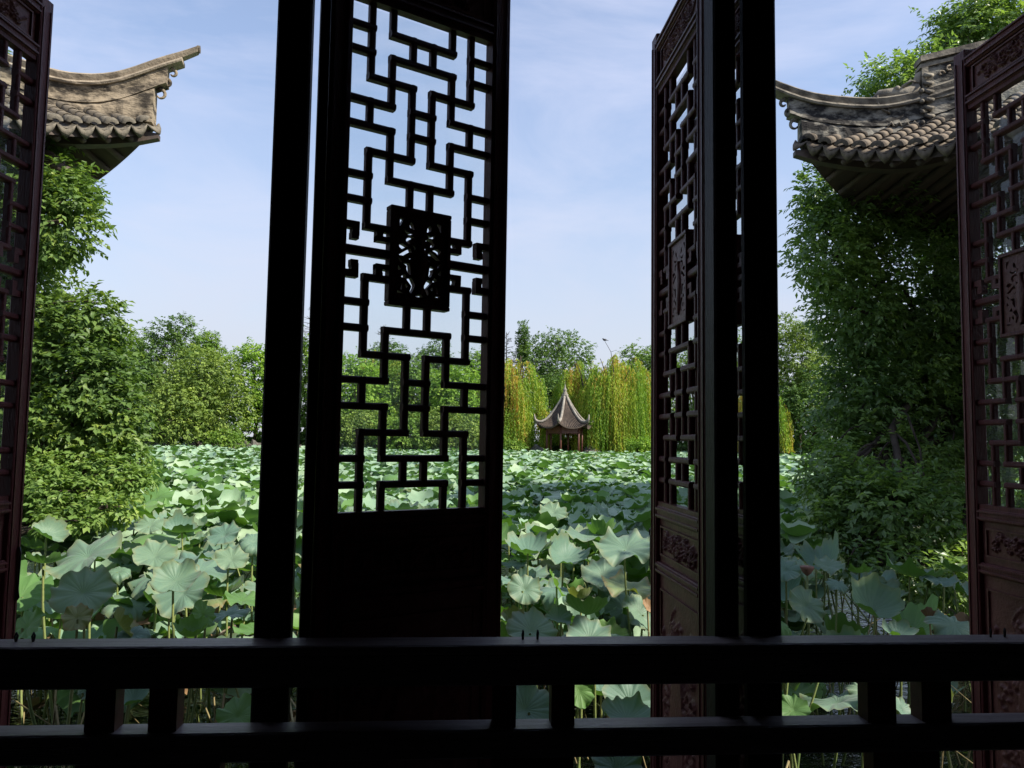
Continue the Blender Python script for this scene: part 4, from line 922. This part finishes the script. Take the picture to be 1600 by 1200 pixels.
# ------------------------------------------------------------------ hexagonal pavilion on the far shore
pc = at(882, 690, 57); PV = thing('hexagonal_pavilion', 'small hexagonal pavilion with steep grey roof and red columns across the pond', 'pavilion', (pc.x, 57, 0.0), 0)
RE, ZE, ZT = 2.06, 2.50, 5.05; PHI = [math.radians(-50+60*k) for k in range(6)]
land('pavilion_island', [(pc.x+3.1*math.cos(a), 57+3.1*math.sin(a)) for a in np.linspace(0, 2*PI, 14)[:-1]], 0.05, M['earth'])
def prof(q):    # 0 centre .. 1 eave: concave roof
    return ZT-(ZT-ZE)*(1-(1-q)**1.5)
def hexP(q, f, k):
    a0, a1 = PHI[k], PHI[(k+1) % 6]; R_ = RE*q
    P0 = Vector((R_*math.cos(a0), R_*math.sin(a0), 0)); P1 = Vector((R_*math.cos(a1), R_*math.sin(a1), 0)); p = P0.lerp(P1, f)
    e = abs(2*f-1)**2.6; up = 0.42*e*max(0, (q-0.55)/0.45)**2; p *= (1+0.09*e*q)
    return Vector((p.x, p.y, prof(q)+up))
for k in range(6):
    V = []; F = []; nq, nf = 14, 12
    for lay in (0, -0.09):
        for i in range(nq+1):
            for j in range(nf+1): V.append(hexP(0.04+0.96*i/nq, j/nf, k)+Vector((0, 0, lay)))
    W_ = nf+1; S_ = (nq+1)*W_
    for i in range(nq):
        for j in range(nf): F.append((i*W_+j, (i+1)*W_+j, (i+1)*W_+j+1, i*W_+j+1)); F.append((S_+i*W_+j, S_+i*W_+j+1, S_+(i+1)*W_+j+1, S_+(i+1)*W_+j))
    for j in range(nf): F.append((nq*W_+j, S_+nq*W_+j, S_+nq*W_+j+1, nq*W_+j+1))
    me = bpy.data.meshes.new('roof_face'); me.from_pydata([tuple(v) for v in V], [], F); me.update(); link_mesh('roof_face', me, PV, M['ftile'])
    rb = MB()
    for j in range(1, 13):
        f = j/13; q0 = 0.12+0.75*abs(2*f-1)**1.6*0.9
        rb.tube([hexP(q0+(1-q0)*u, 0.5+(f-0.5), k)+Vector((0, 0, 0.02)) for u in np.linspace(0, 1.0, 8)], 0.032, 5)
    o = rb.build('tile_row', M['ftile'], PV, True); o['kind'] = 'stuff'
    hb = MB(); pts = [hexP(0.05+0.95*u, 0.0, k)+Vector((0, 0, 0.09)) for u in np.linspace(0, 1, 14)]; d = Vector((math.cos(PHI[k]), math.sin(PHI[k]), 0))
    pts += [pts[-1]+d*0.06+Vector((0, 0, 0.10)), pts[-1]+d*0.10+Vector((0, 0, 0.26)), pts[-1]+d*0.11+Vector((0, 0, 0.46))]
    hb.tube(pts, [0.10]*13+[0.11, 0.085, 0.06, 0.025], 7); hb.build('hip_ridge', M['fridge'], PV, True)
    c, s_ = math.cos(PHI[k]), math.sin(PHI[k]); RC = 1.38
    MB().lathe([(0.075, 0.2), (0.07, 2.7)], 10, (RC*c, RC*s_, 0)).build('column', M['redwood'], PV, True)
    c2, s2 = math.cos(PHI[(k+1) % 6]), math.sin(PHI[(k+1) % 6]); A_ = Vector((RC*c, RC*s_, 0)); B_ = Vector((RC*c2, RC*s2, 0)); n_ = (B_-A_).normalized().cross(Vector((0, 0, 1)))
    def beam(z0_, z1_, th, nm, a=0.05, b_=0.95, mt='redwood'):
        q0, q1 = A_.lerp(B_, a), A_.lerp(B_, b_); V = [q0-n_*th, q1-n_*th, q1+n_*th, q0+n_*th]; V = [v+Vector((0, 0, z0_)) for v in V]+[v+Vector((0, 0, z1_)) for v in V]
        return MB().add(V, [(0, 3, 2, 1), (4, 5, 6, 7), (0, 1, 5, 4), (1, 2, 6, 5), (2, 3, 7, 6), (3, 0, 4, 7)]).build(nm, M[mt], PV)
    beam(2.42, 2.66, 0.05, 'eave_beam'); beam(2.08, 2.14, 0.03, 'fretwork_rail'); beam(2.14, 2.42, 0.012, 'fretwork')
    for q in range(1, 8): beam(1.94+0.06*abs(q-4)*-0.35+0.09, 2.42, 0.02, 'fretwork_bar', q/8-0.012, q/8+0.012)
    beam(0.62, 0.70, 0.09, 'bench_rail')
    for q in range(1, 10): beam(0.25, 0.62, 0.015, 'bench_baluster', q/10-0.015, q/10+0.015)
MB().lathe([(0.24, ZT-0.20), (0.26, ZT-0.08), (0.16, ZT), (0.20, ZT+0.06), (0.11, ZT+0.14), (0.13, ZT+0.22), (0.15, ZT+0.30), (0.09, ZT+0.40), (0.05, ZT+0.5), (0.06, ZT+0.56), (0.012, ZT+0.72), (0.004, ZT+0.95)], 14).build('finial', M['fridge'], PV, True)
MB().lathe([(1.75, -1.2), (1.75, 0.25)], 6).build('stone_base', M['stone'], PV)
o = MB().lathe([(1.5, 2.60), (0.3, 3.6)], 6).build('ceiling', M['soffit'], PV)

# ------------------------------------------------------------------ lotus
def blade(nsp, rings, cup, wave, seed, droop=0.0, fold=0.0, funnel=0.0, side=0.0, irregular=0.055):
    r = np.random.default_rng(seed); th = np.arange(nsp)/nsp*2*PI
    k1, k2, k3 = r.integers(3, 6), r.integers(7, 10), r.integers(13, 17); p1, p2, p3, p4 = r.uniform(0, 6.28, 4)
    cusp = lambda x: 1-2*np.abs(np.sin(x/2))**1.6
    w_ = 0.75*np.sin(k1*th+p1)+0.62*cusp(k2*th+p2)+(0.38*cusp(k3*th+p3) if nsp > 22 else 0)
    rim = 1+irregular*(np.sin(2*th+p4)+0.6*np.sin(k1*th+p2)+0.75*cusp(k2*th+p2)+0.5*cusp(k3*th+p3))
    V = [(0, 0, -funnel*0.22)]; rad = [0.0]
    for q in rings:
        rr_ = q*(1+(rim-1)*q); x = rr_*np.cos(th); y = rr_*np.sin(th)
        z = cup*q*q - droop*q**3 + wave*w_*q**3.2 - funnel*0.22*math.exp(-(q/0.22)**2) + side*x*np.abs(x) + fold*np.abs(y)*q + (0.022*(np.abs(np.sin(11*th))-0.6)*q if nsp > 80 else 0)
        sc = 1/np.sqrt(1+ (0.7*(2*cup*q-3*droop*q*q))**2); x = x*sc; y = y*sc*(1-0.25*abs(fold)*q)
        V += list(zip(x, y, z)); rad += [q]*nsp
    F = []; U = []
    n_ = nsp
    for i in range(n_):
        j = (i+1) % n_; F.append((0, 1+i, 1+j, 1+j)); U.append(((i/n_, 0.0), (i/n_, rings[0]), ((i+1)/n_, rings[0]), ((i+1)/n_, rings[0])))
    for k in range(len(rings)-1):
        for i in range(n_):
            j = (i+1) % n_; a, b, c, d = 1+k*n_+i, 1+(k+1)*n_+i, 1+(k+1)*n_+j, 1+k*n_+j; F.append((a, b, c, d))
            U.append(((i/n_, rings[k]), (i/n_, rings[k+1]), ((i+1)/n_, rings[k+1]), ((i+1)/n_, rings[k])))
    return np.array(V), F, U
def blade_mesh(name, mt, *a, **kw):
    V, F, U = blade(*a, **kw); me = bpy.data.meshes.new(name)
    me.from_pydata([tuple(v) for v in V], [], [f if f[2] != f[3] else f[:3] for f in F]); uv = me.uv_layers.new(name='UVMap'); li = 0
    for f, u in zip(F, U):
        for q in range(3 if f[2] == f[3] else 4): uv.data[li].uv = u[q]; li += 1
    me.polygons.foreach_set('use_smooth', [True]*len(me.polygons)); me.materials.append(M[mt]); me.update(); return me
RG = [0.06, 0.16, 0.32, 0.5, 0.68, 0.84, 0.94, 1.0]
SPEC = {
 'cup': [dict(cup=0.42, wave=0.12, seed=1), dict(cup=0.52, wave=0.10, seed=2, funnel=0.3), dict(cup=0.36, wave=0.15, seed=3, side=0.08), dict(cup=0.62, wave=0.11, seed=4)],
 'flat': [dict(cup=0.06, wave=0.12, seed=5, funnel=0.5), dict(cup=-0.02, wave=0.14, seed=6, funnel=0.5, side=-0.1), dict(cup=0.12, wave=0.10, seed=7, funnel=0.4), dict(cup=0.0, wave=0.16, seed=8, funnel=0.4, fold=0.1)],
 'droop': [dict(cup=0.10, wave=0.13, seed=9, droop=0.38, funnel=0.3), dict(cup=0.05, wave=0.16, seed=10, droop=0.25, side=-0.15), dict(cup=0.15, wave=0.14, seed=13, droop=0.55, funnel=0.4)],
 'fold': [dict(cup=0.10, wave=0.12, seed=11, fold=0.55), dict(cup=0.15, wave=0.14, seed=12, fold=0.8)],
}
BL = {}
for mt in ('lotus', 'lotus_green', 'lotus_old', 'lotus_dry'):
    for k, lst in SPEC.items(): BL[mt, k] = [blade_mesh('leaf_blade', mt, 88, RG, **d) for d in lst]
BL['lotus_dry', 'curl'] = [blade_mesh('leaf_blade', 'lotus_dry', 40, RG, cup=1.1, wave=0.35, seed=31, fold=0.5), blade_mesh('leaf_blade', 'lotus_dry', 40, RG, cup=-1.0, wave=0.4, seed=32, fold=-0.8)]
def stalk_mesh(bx, by, mt, r0=0.0075):
    b = MB(); b.tube([(bx*(1-u)**1.6+0.02*math.sin(u*5), by*(1-u)**1.6, -1+u) for u in np.linspace(0, 1, 7)], [r0*1.2, r0*1.1, r0, r0, r0*0.95, r0*0.9, r0*0.8], 6, False); me = b.mesh('stalk', True); me.materials.append(M[mt]); return me
STK = [stalk_mesh(x, y, 'stalk') for x, y in ((0.1, 0.05), (-0.18, 0.1), (0.22, -0.12), (-0.05, -0.2), (0.0, 0.0), (-0.3, 0.0))]
STKD = [stalk_mesh(x, y, 'stalk_dry', 0.006) for x, y in ((0.5, 0.1), (-0.4, 0.2), (0.25, -0.2))]
occupied = []; count = 0
GENERIC = 'grey-green lotus leaf on its stalk crowded among the leaves of the near pond'
GRP = 'near lotus leaves'
lr = random.Random(99)
def lotus(c, rad, kind, mt='lotus', az=None, tilt=0.0, label=None, var=None, spin=None, stalk=True, pitchback=False, group=None):
    """az: compass angle (0 = towards us) the upper face leans to, tilt in degrees"""
    global count
    c = Vector(c); count += 1
    auto = label is None
    if label is None: label = {'lotus': GENERIC, 'lotus_green': 'fresh green lotus leaf held among the grey-green ones of the near pond', 'lotus_old': 'yellowing lotus leaf with browned rim low among the near leaves', 'lotus_dry': 'withered brown lotus leaf curled up low among the near stalks'}[mt]; group = {'lotus': GRP, 'lotus_green': 'fresh green lotus leaves', 'lotus_old': 'yellowing lotus leaves', 'lotus_dry': 'withered lotus leaves'}[mt]
    if auto:
        dd = c-EYE; zz = dd.dot(FW); px = 800+FPX*dd.dot(RT)/zz; py = 600-FPX*dd.dot(UP)/zz
        zone = ('left of the dark post' if px < 410 else 'behind the lattice window' if px < 780 else 'in the centre opening' if px < 1025 else 'behind the angled window' if px < 1222 else 'right of the right post')
        dist = ('down by the rail' if py > 940 else 'a few steps out' if py > 870 else 'well out in the pond')
        form = {'cup': 'cup-shaped', 'flat': 'spread', 'droop': 'drooping', 'fold': 'half-folded'}[kind]; tone = {'lotus': 'grey-green', 'lotus_green': 'fresh green', 'lotus_old': 'yellowing', 'lotus_dry': 'withered brown'}[mt]
        label = f'{form} {tone} lotus leaf {zone}, {dist}'; group = label
    t = thing('lotus_leaf', label, 'lotus leaf', (c.x, c.y, WATER), 0, group or 'near lotus leaves seen singly')
    lst = BL[mt, kind]; me = lst[(var if var is not None else lr.randrange(len(lst))) % len(lst)]
    o = bpy.data.objects.new('leaf_blade', me); COL.objects.link(o); o.parent = t; o.location = (0, 0, c.z-WATER)
    az = lr.uniform(0, 360) if az is None else az; a = math.radians(az); axis = Vector((math.cos(a), math.sin(a), 0))   # az 0: lean towards -y
    sp = lr.uniform(0, 2*PI) if spin is None else spin
    q = Matrix.Rotation(math.radians(tilt), 3, axis) @ Matrix.Rotation(sp, 3, 'Z')
    o.rotation_euler = q.to_euler(); o.scale = (rad, rad, rad)
    if stalk:
        s = bpy.data.objects.new('stalk', lr.choice(STKD if mt == 'lotus_dry' else STK)); COL.objects.link(s); s.parent = t; h = c.z-WATER; off = me.vertices[0].co.z*rad
        s.location = (0, 0, h+off); s.scale = (1, 1, h+0.25); s.rotation_euler = (0, 0, lr.uniform(0, 6.28))
    occupied.append((c.x, c.y, c.z, rad)); return t
def L_(px, py, wpx, Y, kind, az, tilt, label, mt='lotus', var=None, spin=None): return lotus(at(px, py, Y), 0.87*wpx/2*Y/1200, kind, mt, az, tilt*0.78, label, var, spin)
# leaves the photograph lets one point at
L_(135,866,118,4.6,'flat',-25,38,'broad pale lotus leaf slanting down right beside the left window',var=1)
L_(130,925,96,4.1,'flat',20,58,'large ribbed pale lotus leaf facing us low at the left',var=0)
L_(242,868,72,5.0,'flat',15,42,'small heart-shaped pale lotus leaf left of the dark post',var=2)
L_(275,908,84,4.4,'cup',10,55,'round folded-lip lotus leaf facing us between left window and dark post',var=2)
L_(285,925,90,4.7,'flat',-10,60,'shaded lotus leaf tucked directly behind the folded-lip leaf')
L_(243,776,62,8.2,'flat',10,35,'lone yellow-green lotus leaf raised above the left field','lotus_green')
L_(235,820,52,6.2,'flat',0,40,'small pale lotus leaf right below the raised yellow-green one')
L_(280,830,56,6.0,'fold',30,35,'twisted pale lotus leaf in the middle of the left field')
L_(362,873,58,5.2,'flat',10,42,'small scalloped lotus leaf near the left edge of the dark post')
L_(350,835,60,6.0,'flat',-20,45,'heart-shaped lotus leaf upper right of the left field, against the post')
L_(398,845,70,5.6,'droop',30,45,'pale lotus leaf half hidden by the left edge of the dark post')
L_(42,978,66,3.9,'flat',-35,62,'dull green lotus leaf low against the foot of the left window','lotus_green')
L_(205,990,86,3.9,'droop',0,25,'pale lotus leaf just over the rail left of the wilted leaf')
L_(188,978,62,3.9,'fold',120,70,'wilted lotus leaf with brown rim folded near the left rail','lotus_old')
L_(318,960,48,4.0,'flat',60,80,'dark green lotus leaf turned edge-up near the rail','lotus_green')
L_(300,992,70,3.8,'cup',0,20,'low lotus leaf peeping over the rail before the stalks','lotus_green')
L_(360,958,66,4.2,'flat',-15,12,'nearly level lotus leaf left of the foot of the dark post')
L_(75,835,58,5.0,'fold',60,55,'drooping blue-green lotus leaf under the left shrub')
L_(70,880,70,4.5,'cup',180,12,'wavy-rimmed lotus leaf edge-on beside the left window')
L_(120,965,50,3.9,'flat',30,60,'yellow lotus leaf glowing low among stalks at the left','lotus_old')
L_(943,898,82,5.6,'flat',5,38,'star-edged pale lotus leaf standing alone in the centre opening',var=0)
L_(826,862,100,5.0,'cup',0,14,'pale lotus leaf with dark green belly right of the lattice window',var=0)
L_(978,855,112,5.0,'flat',-8,26,'widest pale lotus leaf beside the angled window',var=3)
L_(885,872,84,5.2,'fold',20,38,'drooping lotus leaf between the two widest pale ones')
L_(940,836,70,6.2,'cup',180,25,'green-bellied lotus leaf behind the widest pale one',var=3)
L_(918,958,98,4.2,'cup',175,18,'cup-shaped lotus leaf showing its green belly above the rail',var=1)
L_(830,985,92,3.9,'flat',0,40,'blue-green lotus leaf spilling over the rail right of the lattice window')
L_(872,968,50,3.8,'fold',20,50,'narrow blue-green lotus leaf between the two leaves at the rail')
L_(922,998,92,3.7,'flat',10,45,'blue-green lotus leaf behind the stalk just above the rail')
L_(1000,958,74,4.2,'flat',35,62,'hanging lotus leaf with a dry orange corner beside the angled window')
L_(1012,950,34,4.1,'fold',30,70,'dry orange lotus leaf against the edge of the angled window','lotus_dry')
L_(905,936,62,4.6,'cup',170,10,'lotus leaf with a rusty inner rim behind the green-bellied cup','lotus_old')
L_(820,920,60,4.6,'flat',10,65,'dark lotus leaf hanging in shade at the right stile')
L_(868,912,50,4.8,'flat',90,80,'dark green lotus leaf turned sideways in centre shade','lotus_green')
L_(800,968,44,4.0,'fold',10,60,'withered olive lotus leaf at the foot of the lattice window','lotus_old')
L_(865,800,52,7.4,'flat',0,40,'pale lotus leaf in the middle distance left of centre')
L_(940,800,46,7.6,'flat',60,60,'dark grey-green lotus leaf standing upright in middle distance')
L_(1260,946,72,4.6,'flat',15,62,'round ribbed lotus leaf facing us right of the right post',var=0)
L_(1362,950,122,4.3,'cup',5,42,'largest blue-green lotus leaf, bowl-shaped with pale centre, at the right',var=1)
L_(1492,978,94,4.0,'droop',20,45,'blue lotus leaf at the foot of the right window')
L_(1228,890,56,5.2,'flat',-20,50,'blue-green lotus leaf cut off by the right post')
L_(1295,883,58,5.4,'flat',0,24,'level blue-green lotus leaf above the seed pod')
L_(1308,912,46,5.0,'droop',0,30,'small blue-green lotus leaf behind the rim of the largest one')
L_(1275,862,44,6.0,'cup',180,20,'green-bellied lotus leaf right of the right post','lotus_green')
L_(1345,895,50,5.3,'cup',180,22,'dark green cup-shaped lotus leaf before the dark tree','lotus_green')
L_(1452,968,40,4.3,'curl' if False else 'fold',100,70,'curled brown withered lotus leaf low before the dark tree','lotus_dry')
L_(1405,992,70,3.8,'cup',0,20,'lotus leaf rim showing just above the rail at the right')
L_(208,1092,78,3.6,'cup',0,30,'ribbed lotus leaf seen between two balusters at the left',var=1)
L_(372,1118,76,3.4,'flat',0,48,'lotus leaf seen under the rail left of the dark post','lotus_green')
L_(820,1108,110,3.3,'flat',10,55,'smooth lotus leaf seen between the two centre balusters')
L_(985,1098,100,3.5,'flat',0,60,'flat round lotus leaf seen under the rail in the centre')
L_(980,1122,96,3.3,'cup',0,18,'scalloped lotus rim just above the middle rail')
L_(905,1078,60,3.7,'flat',0,70,'yellow-green lotus leaf behind the centre balusters','lotus_green')
L_(1240,1108,56,3.6,'flat',-20,50,'pale green lotus leaf under the rail beside the right post','lotus_green')
L_(1345,1078,50,3.8,'droop',10,40,'blue lotus leaf low between the right balusters')
L_(1410,1108,44,3.6,'flat',30,65,'dark blue lotus leaf in the narrow opening at the right')
L_(135,1080,30,3.9,'flat',0,60,'small lotus leaf peeping past the leftmost baluster')
L_(965,1200,90,3.0,'flat',0,50,'lotus leaf below the middle rail in the centre')
n_hand = count
# random near leaves
def blocked(x, y, rad, k=0.85):
    for (a, b, z, q) in occupied:
        if (a-x)**2+(b-y)**2 < (k*(rad+q)*0.5)**2: return True
    return False
tries = 0; NEAR_MAX = 6.9
near_pts = []
while count < 300 and tries < 60000:
    tries += 1
    Y = 3.6+(NEAR_MAX-3.6)*lr.random()**0.8; hwid = 0.80*Y+0.6; X = lr.uniform(-hwid, hwid)+0.077*Y
    if X < -4.9 or X > 5.2 or (X > 0.50*Y and Y > 5.6): continue
    d = (Y-3.6)/(5.4-3.6)
    if d < 1 and lr.random() > 0.25+0.5*d: continue
    rad = lr.uniform(0.11, 0.22); 
    if blocked(X, Y, rad, 0.88): continue
    z = 0.32+0.40*min(1, (Y-3.6)/3.2)+lr.uniform(-0.26, 0.14)
    u = lr.random(); mt = 'lotus' if u < 0.83 else ('lotus_green' if u < 0.96 else 'lotus_old')
    kind = lr.choices(['cup', 'flat', 'droop', 'fold'], [0.38, 0.36, 0.18, 0.08])[0]
    az = lr.gauss(0, 80); tilt = abs(lr.gauss(14, 14))
    if lr.random() < 0.12: z = lr.uniform(-0.1, 0.25); tilt = lr.uniform(30, 80); mt = lr.choice(['lotus_dry', 'lotus_old', 'lotus_green'])
    lotus((X, Y, z), rad, kind, mt, az, tilt)
print('lotus individuals', count, 'hand', n_hand, 'tries', tries)

# the rest of the field: one mass
def field(name, n_, y0, y1, nsp, rings, mt, lab, seed, rmin, rmax, drop=0.0):
    r = np.random.default_rng(seed); var = []
    for k, d in enumerate([dict(cup=0.55, wave=0.13), dict(cup=0.32, wave=0.16, funnel=0.3), dict(cup=0.02, wave=0.18, side=-0.1), dict(cup=0.1, wave=0.15, droop=0.35), dict(cup=0.5, wave=0.12), dict(cup=0.1, wave=0.15, fold=0.4), dict(cup=0.22, wave=0.2, side=0.1), dict(cup=0.0, wave=0.15, droop=0.2, funnel=0.3)]):
        V, F, U = blade(nsp, rings, seed=50+k, **d); Fq = np.array(F); tri = np.concatenate([Fq[:, :3], Fq[Fq[:, 2] != Fq[:, 3]][:, [0, 2, 3]]]); var.append((V, tri))
    # area-uniform in the view wedge
    Y = np.sqrt(y0**2+(y1**2-y0**2)*r.random(n_)); X = (r.random(n_)*2-1)*(0.80*Y+1.5)+0.077*Y
    keep = np.ones(n_, bool); keep &= ~((X < -5.0) & (Y < 13)); keep &= ~((X > 5.3) & (Y < 13)); keep &= ~((X > 0.49*Y) & (Y < 9.5)); keep &= ~((Y > 53.0) & (np.abs(X-pc.x) < 3.0) & (Y > 54.5))
    X, Y = X[keep], Y[keep]; n_ = len(X); vi = r.integers(0, len(var), n_)
    # heights: gentle swells plus two storeys of leaves
    Z = 0.60+0.07*np.sin(X*1.1+Y*0.4)+0.06*np.sin(Y*0.9+1)+0.075*r.normal(size=n_); low = r.random(n_) < 0.22; Z[low] -= 0.22; Z -= drop*(0.5+r.random(n_))
    rad = rmin+(rmax-rmin)*r.random(n_); VV = []; FF = []; CV = []; off = 0
    for v in range(len(var)):
        V, T = var[v]; ii = np.where(vi == v)[0]; k = len(ii)
        if not k: continue
        az = r.normal(0, 1.9, k); ti = np.abs(r.normal(0.15, 0.24, k)); sp = r.uniform(0, 6.28, k)
        ca, sa = np.cos(az), np.sin(az); ct, s_t = np.cos(ti), np.sin(ti)
        Rm = np.zeros((k, 3, 3)); C1 = 1-ct
        Rm[:, 0, 0] = ct+ca*ca*C1; Rm[:, 0, 1] = ca*sa*C1; Rm[:, 0, 2] = sa*s_t; Rm[:, 1, 0] = ca*sa*C1; Rm[:, 1, 1] = ct+sa*sa*C1; Rm[:, 1, 2] = -ca*s_t; Rm[:, 2, 0] = -sa*s_t; Rm[:, 2, 1] = ca*s_t; Rm[:, 2, 2] = ct
        Rz = np.zeros((k, 3, 3)); Rz[:, 0, 0] = np.cos(sp); Rz[:, 0, 1] = -np.sin(sp); Rz[:, 1, 0] = np.sin(sp); Rz[:, 1, 1] = np.cos(sp); Rz[:, 2, 2] = 1
        Q = np.einsum('kij,kjl->kil', Rm, Rz)*rad[ii][:, None, None]; P_ = np.einsum('kij,vj->kvi', Q, V)+np.stack([X[ii], Y[ii], Z[ii]], 1)[:, None, :]
        VV.append(P_.reshape(-1, 3)); FF.append((T[None]+(np.arange(k)*len(V))[:, None, None]+off).reshape(-1, 3)); CV.append(np.repeat(r.random(k)*1.0, len(V))); off += k*len(V)
    me = np_mesh(name, np.concatenate(VV), np.concatenate(FF), cv=np.concatenate(CV), smooth=True); o = link_mesh(name, me, None, M['lotus_far' if mt == 'lotus' else mt]); tag(o, lab, None, kind='stuff'); return o
field('lotus_field', 1950, 6.2, 11, 24, [0.2, 0.5, 0.82, 1.0], 'lotus', 'grey-green lotus leaves closing up beyond the nearest ones', 1, 0.105, 0.21)
field('lotus_field_middle', 5600, 10.8, 20, 14, [0.35, 0.75, 1.0], 'lotus', 'grey-green lotus leaves crowding the middle of the pond', 11, 0.11, 0.21)
field('lotus_field_far', 23500, 19.5, 57.2, 10, [0.55, 1.0], 'lotus', 'carpet of pale lotus leaves running to the far shore', 2, 0.15, 0.25)
# fresh green leaves and shaded under-storey in the field
field('lotus_understorey', 1700, 6.0, 20, 18, [0.3, 0.7, 1.0], 'lotus_green', 'fresher green lotus leaves scattered through the field', 3, 0.12, 0.22)
field('lotus_yellow_leaves', 170, 7.5, 40, 18, [0.3, 0.7, 1.0], 'lotus_old', 'scattered yellowing lotus leaves among the field', 4, 0.14, 0.22)

field('lotus_low_leaves', 620, 4.3, 7.4, 36, [0.1, 0.3, 0.55, 0.8, 0.93, 1.0], 'lotus', 'low storey of lotus leaves in the shade under the near ones', 5, 0.10, 0.20, 0.36)
field('lotus_low_green', 260, 4.3, 8.0, 36, [0.1, 0.3, 0.55, 0.8, 0.93, 1.0], 'lotus_green', 'low fresh green lotus leaves in the shade under the near ones', 6, 0.10, 0.18, 0.36)
field('withered_leaf_litter', 170, 3.9, 6.5, 20, [0.3, 0.6, 0.85, 1.0], 'lotus_dry', 'withered brown lotus leaves lying low on the water among the stalks', 9, 0.07, 0.15, 0.62)
# loose stalks
b = MB(); r = random.Random(8)
for k in range(420):
    Y = 3.7+r.random()*6; X = r.uniform(-0.8*Y-0.4, 0.8*Y+0.4)+0.077*Y
    if X < -4.8 or X > 5.1: continue
    if Y < 5.2 and r.random() < 0.65: continue
    h = r.uniform(0.3, 0.95); lx, ly = r.gauss(0, 0.22), r.gauss(0, 0.2); b.tube([(X, Y, WATER-0.1), (X+lx*0.3, Y+ly*0.3, WATER+h*0.5), (X+lx, Y+ly, WATER+h)], [0.008, 0.007, 0.005], 5, False)
o = b.build('lotus_stalks', M['stalk'], None, True); tag(o, 'tangle of thin green lotus stalks rising from the water', None, kind='stuff')
b = MB()
for k in range(300):
    Y = 3.5+r.random()*4; X = r.uniform(-0.8*Y-0.4, 0.8*Y+0.4)+0.077*Y
    if X < -4.8 or X > 5.1: continue
    h = r.uniform(0.15, 0.75); a = r.uniform(0, 6.28); L2 = r.uniform(0.2, 0.7); b.tube([(X, Y, WATER-0.05), (X+0.3*L2*math.cos(a), Y+0.3*L2*math.sin(a), WATER+h), (X+L2*math.cos(a), Y+L2*math.sin(a), WATER+h*r.uniform(0.1, 0.8))], [0.006, 0.0055, 0.004], 5, False)
o = b.build('dry_stalks', M['stalk_dry'], None, True); tag(o, 'bent dry straw-coloured lotus stalks above the dark water', None, kind='stuff')
# seed pod right of the right post
p = at(1261, 892, 4.9); t = thing('lotus_seed_pod', 'brown lotus seed pod on its stalk right of the right post', 'seed pod', (p.x, p.y, WATER)); h = p.z-WATER
MB().lathe([(0.008, h-0.03), (0.025, h-0.015), (0.042, h+0.015), (0.045, h+0.028), (0.03, h+0.032)], 14).build('pod', M['pod'], t, True); MB().tube([(0.05, 0.03, -0.2), (0.01, 0, h*0.5), (0, 0, h-0.02)], [0.008, 0.007, 0.006], 6).build('stalk', M['stalk'], t, True)
print('tris', sum(sum(len(p.vertices)-2 for p in o.data.polygons) for o in bpy.data.objects if o.type == 'MESH' and o.data.users == 1))
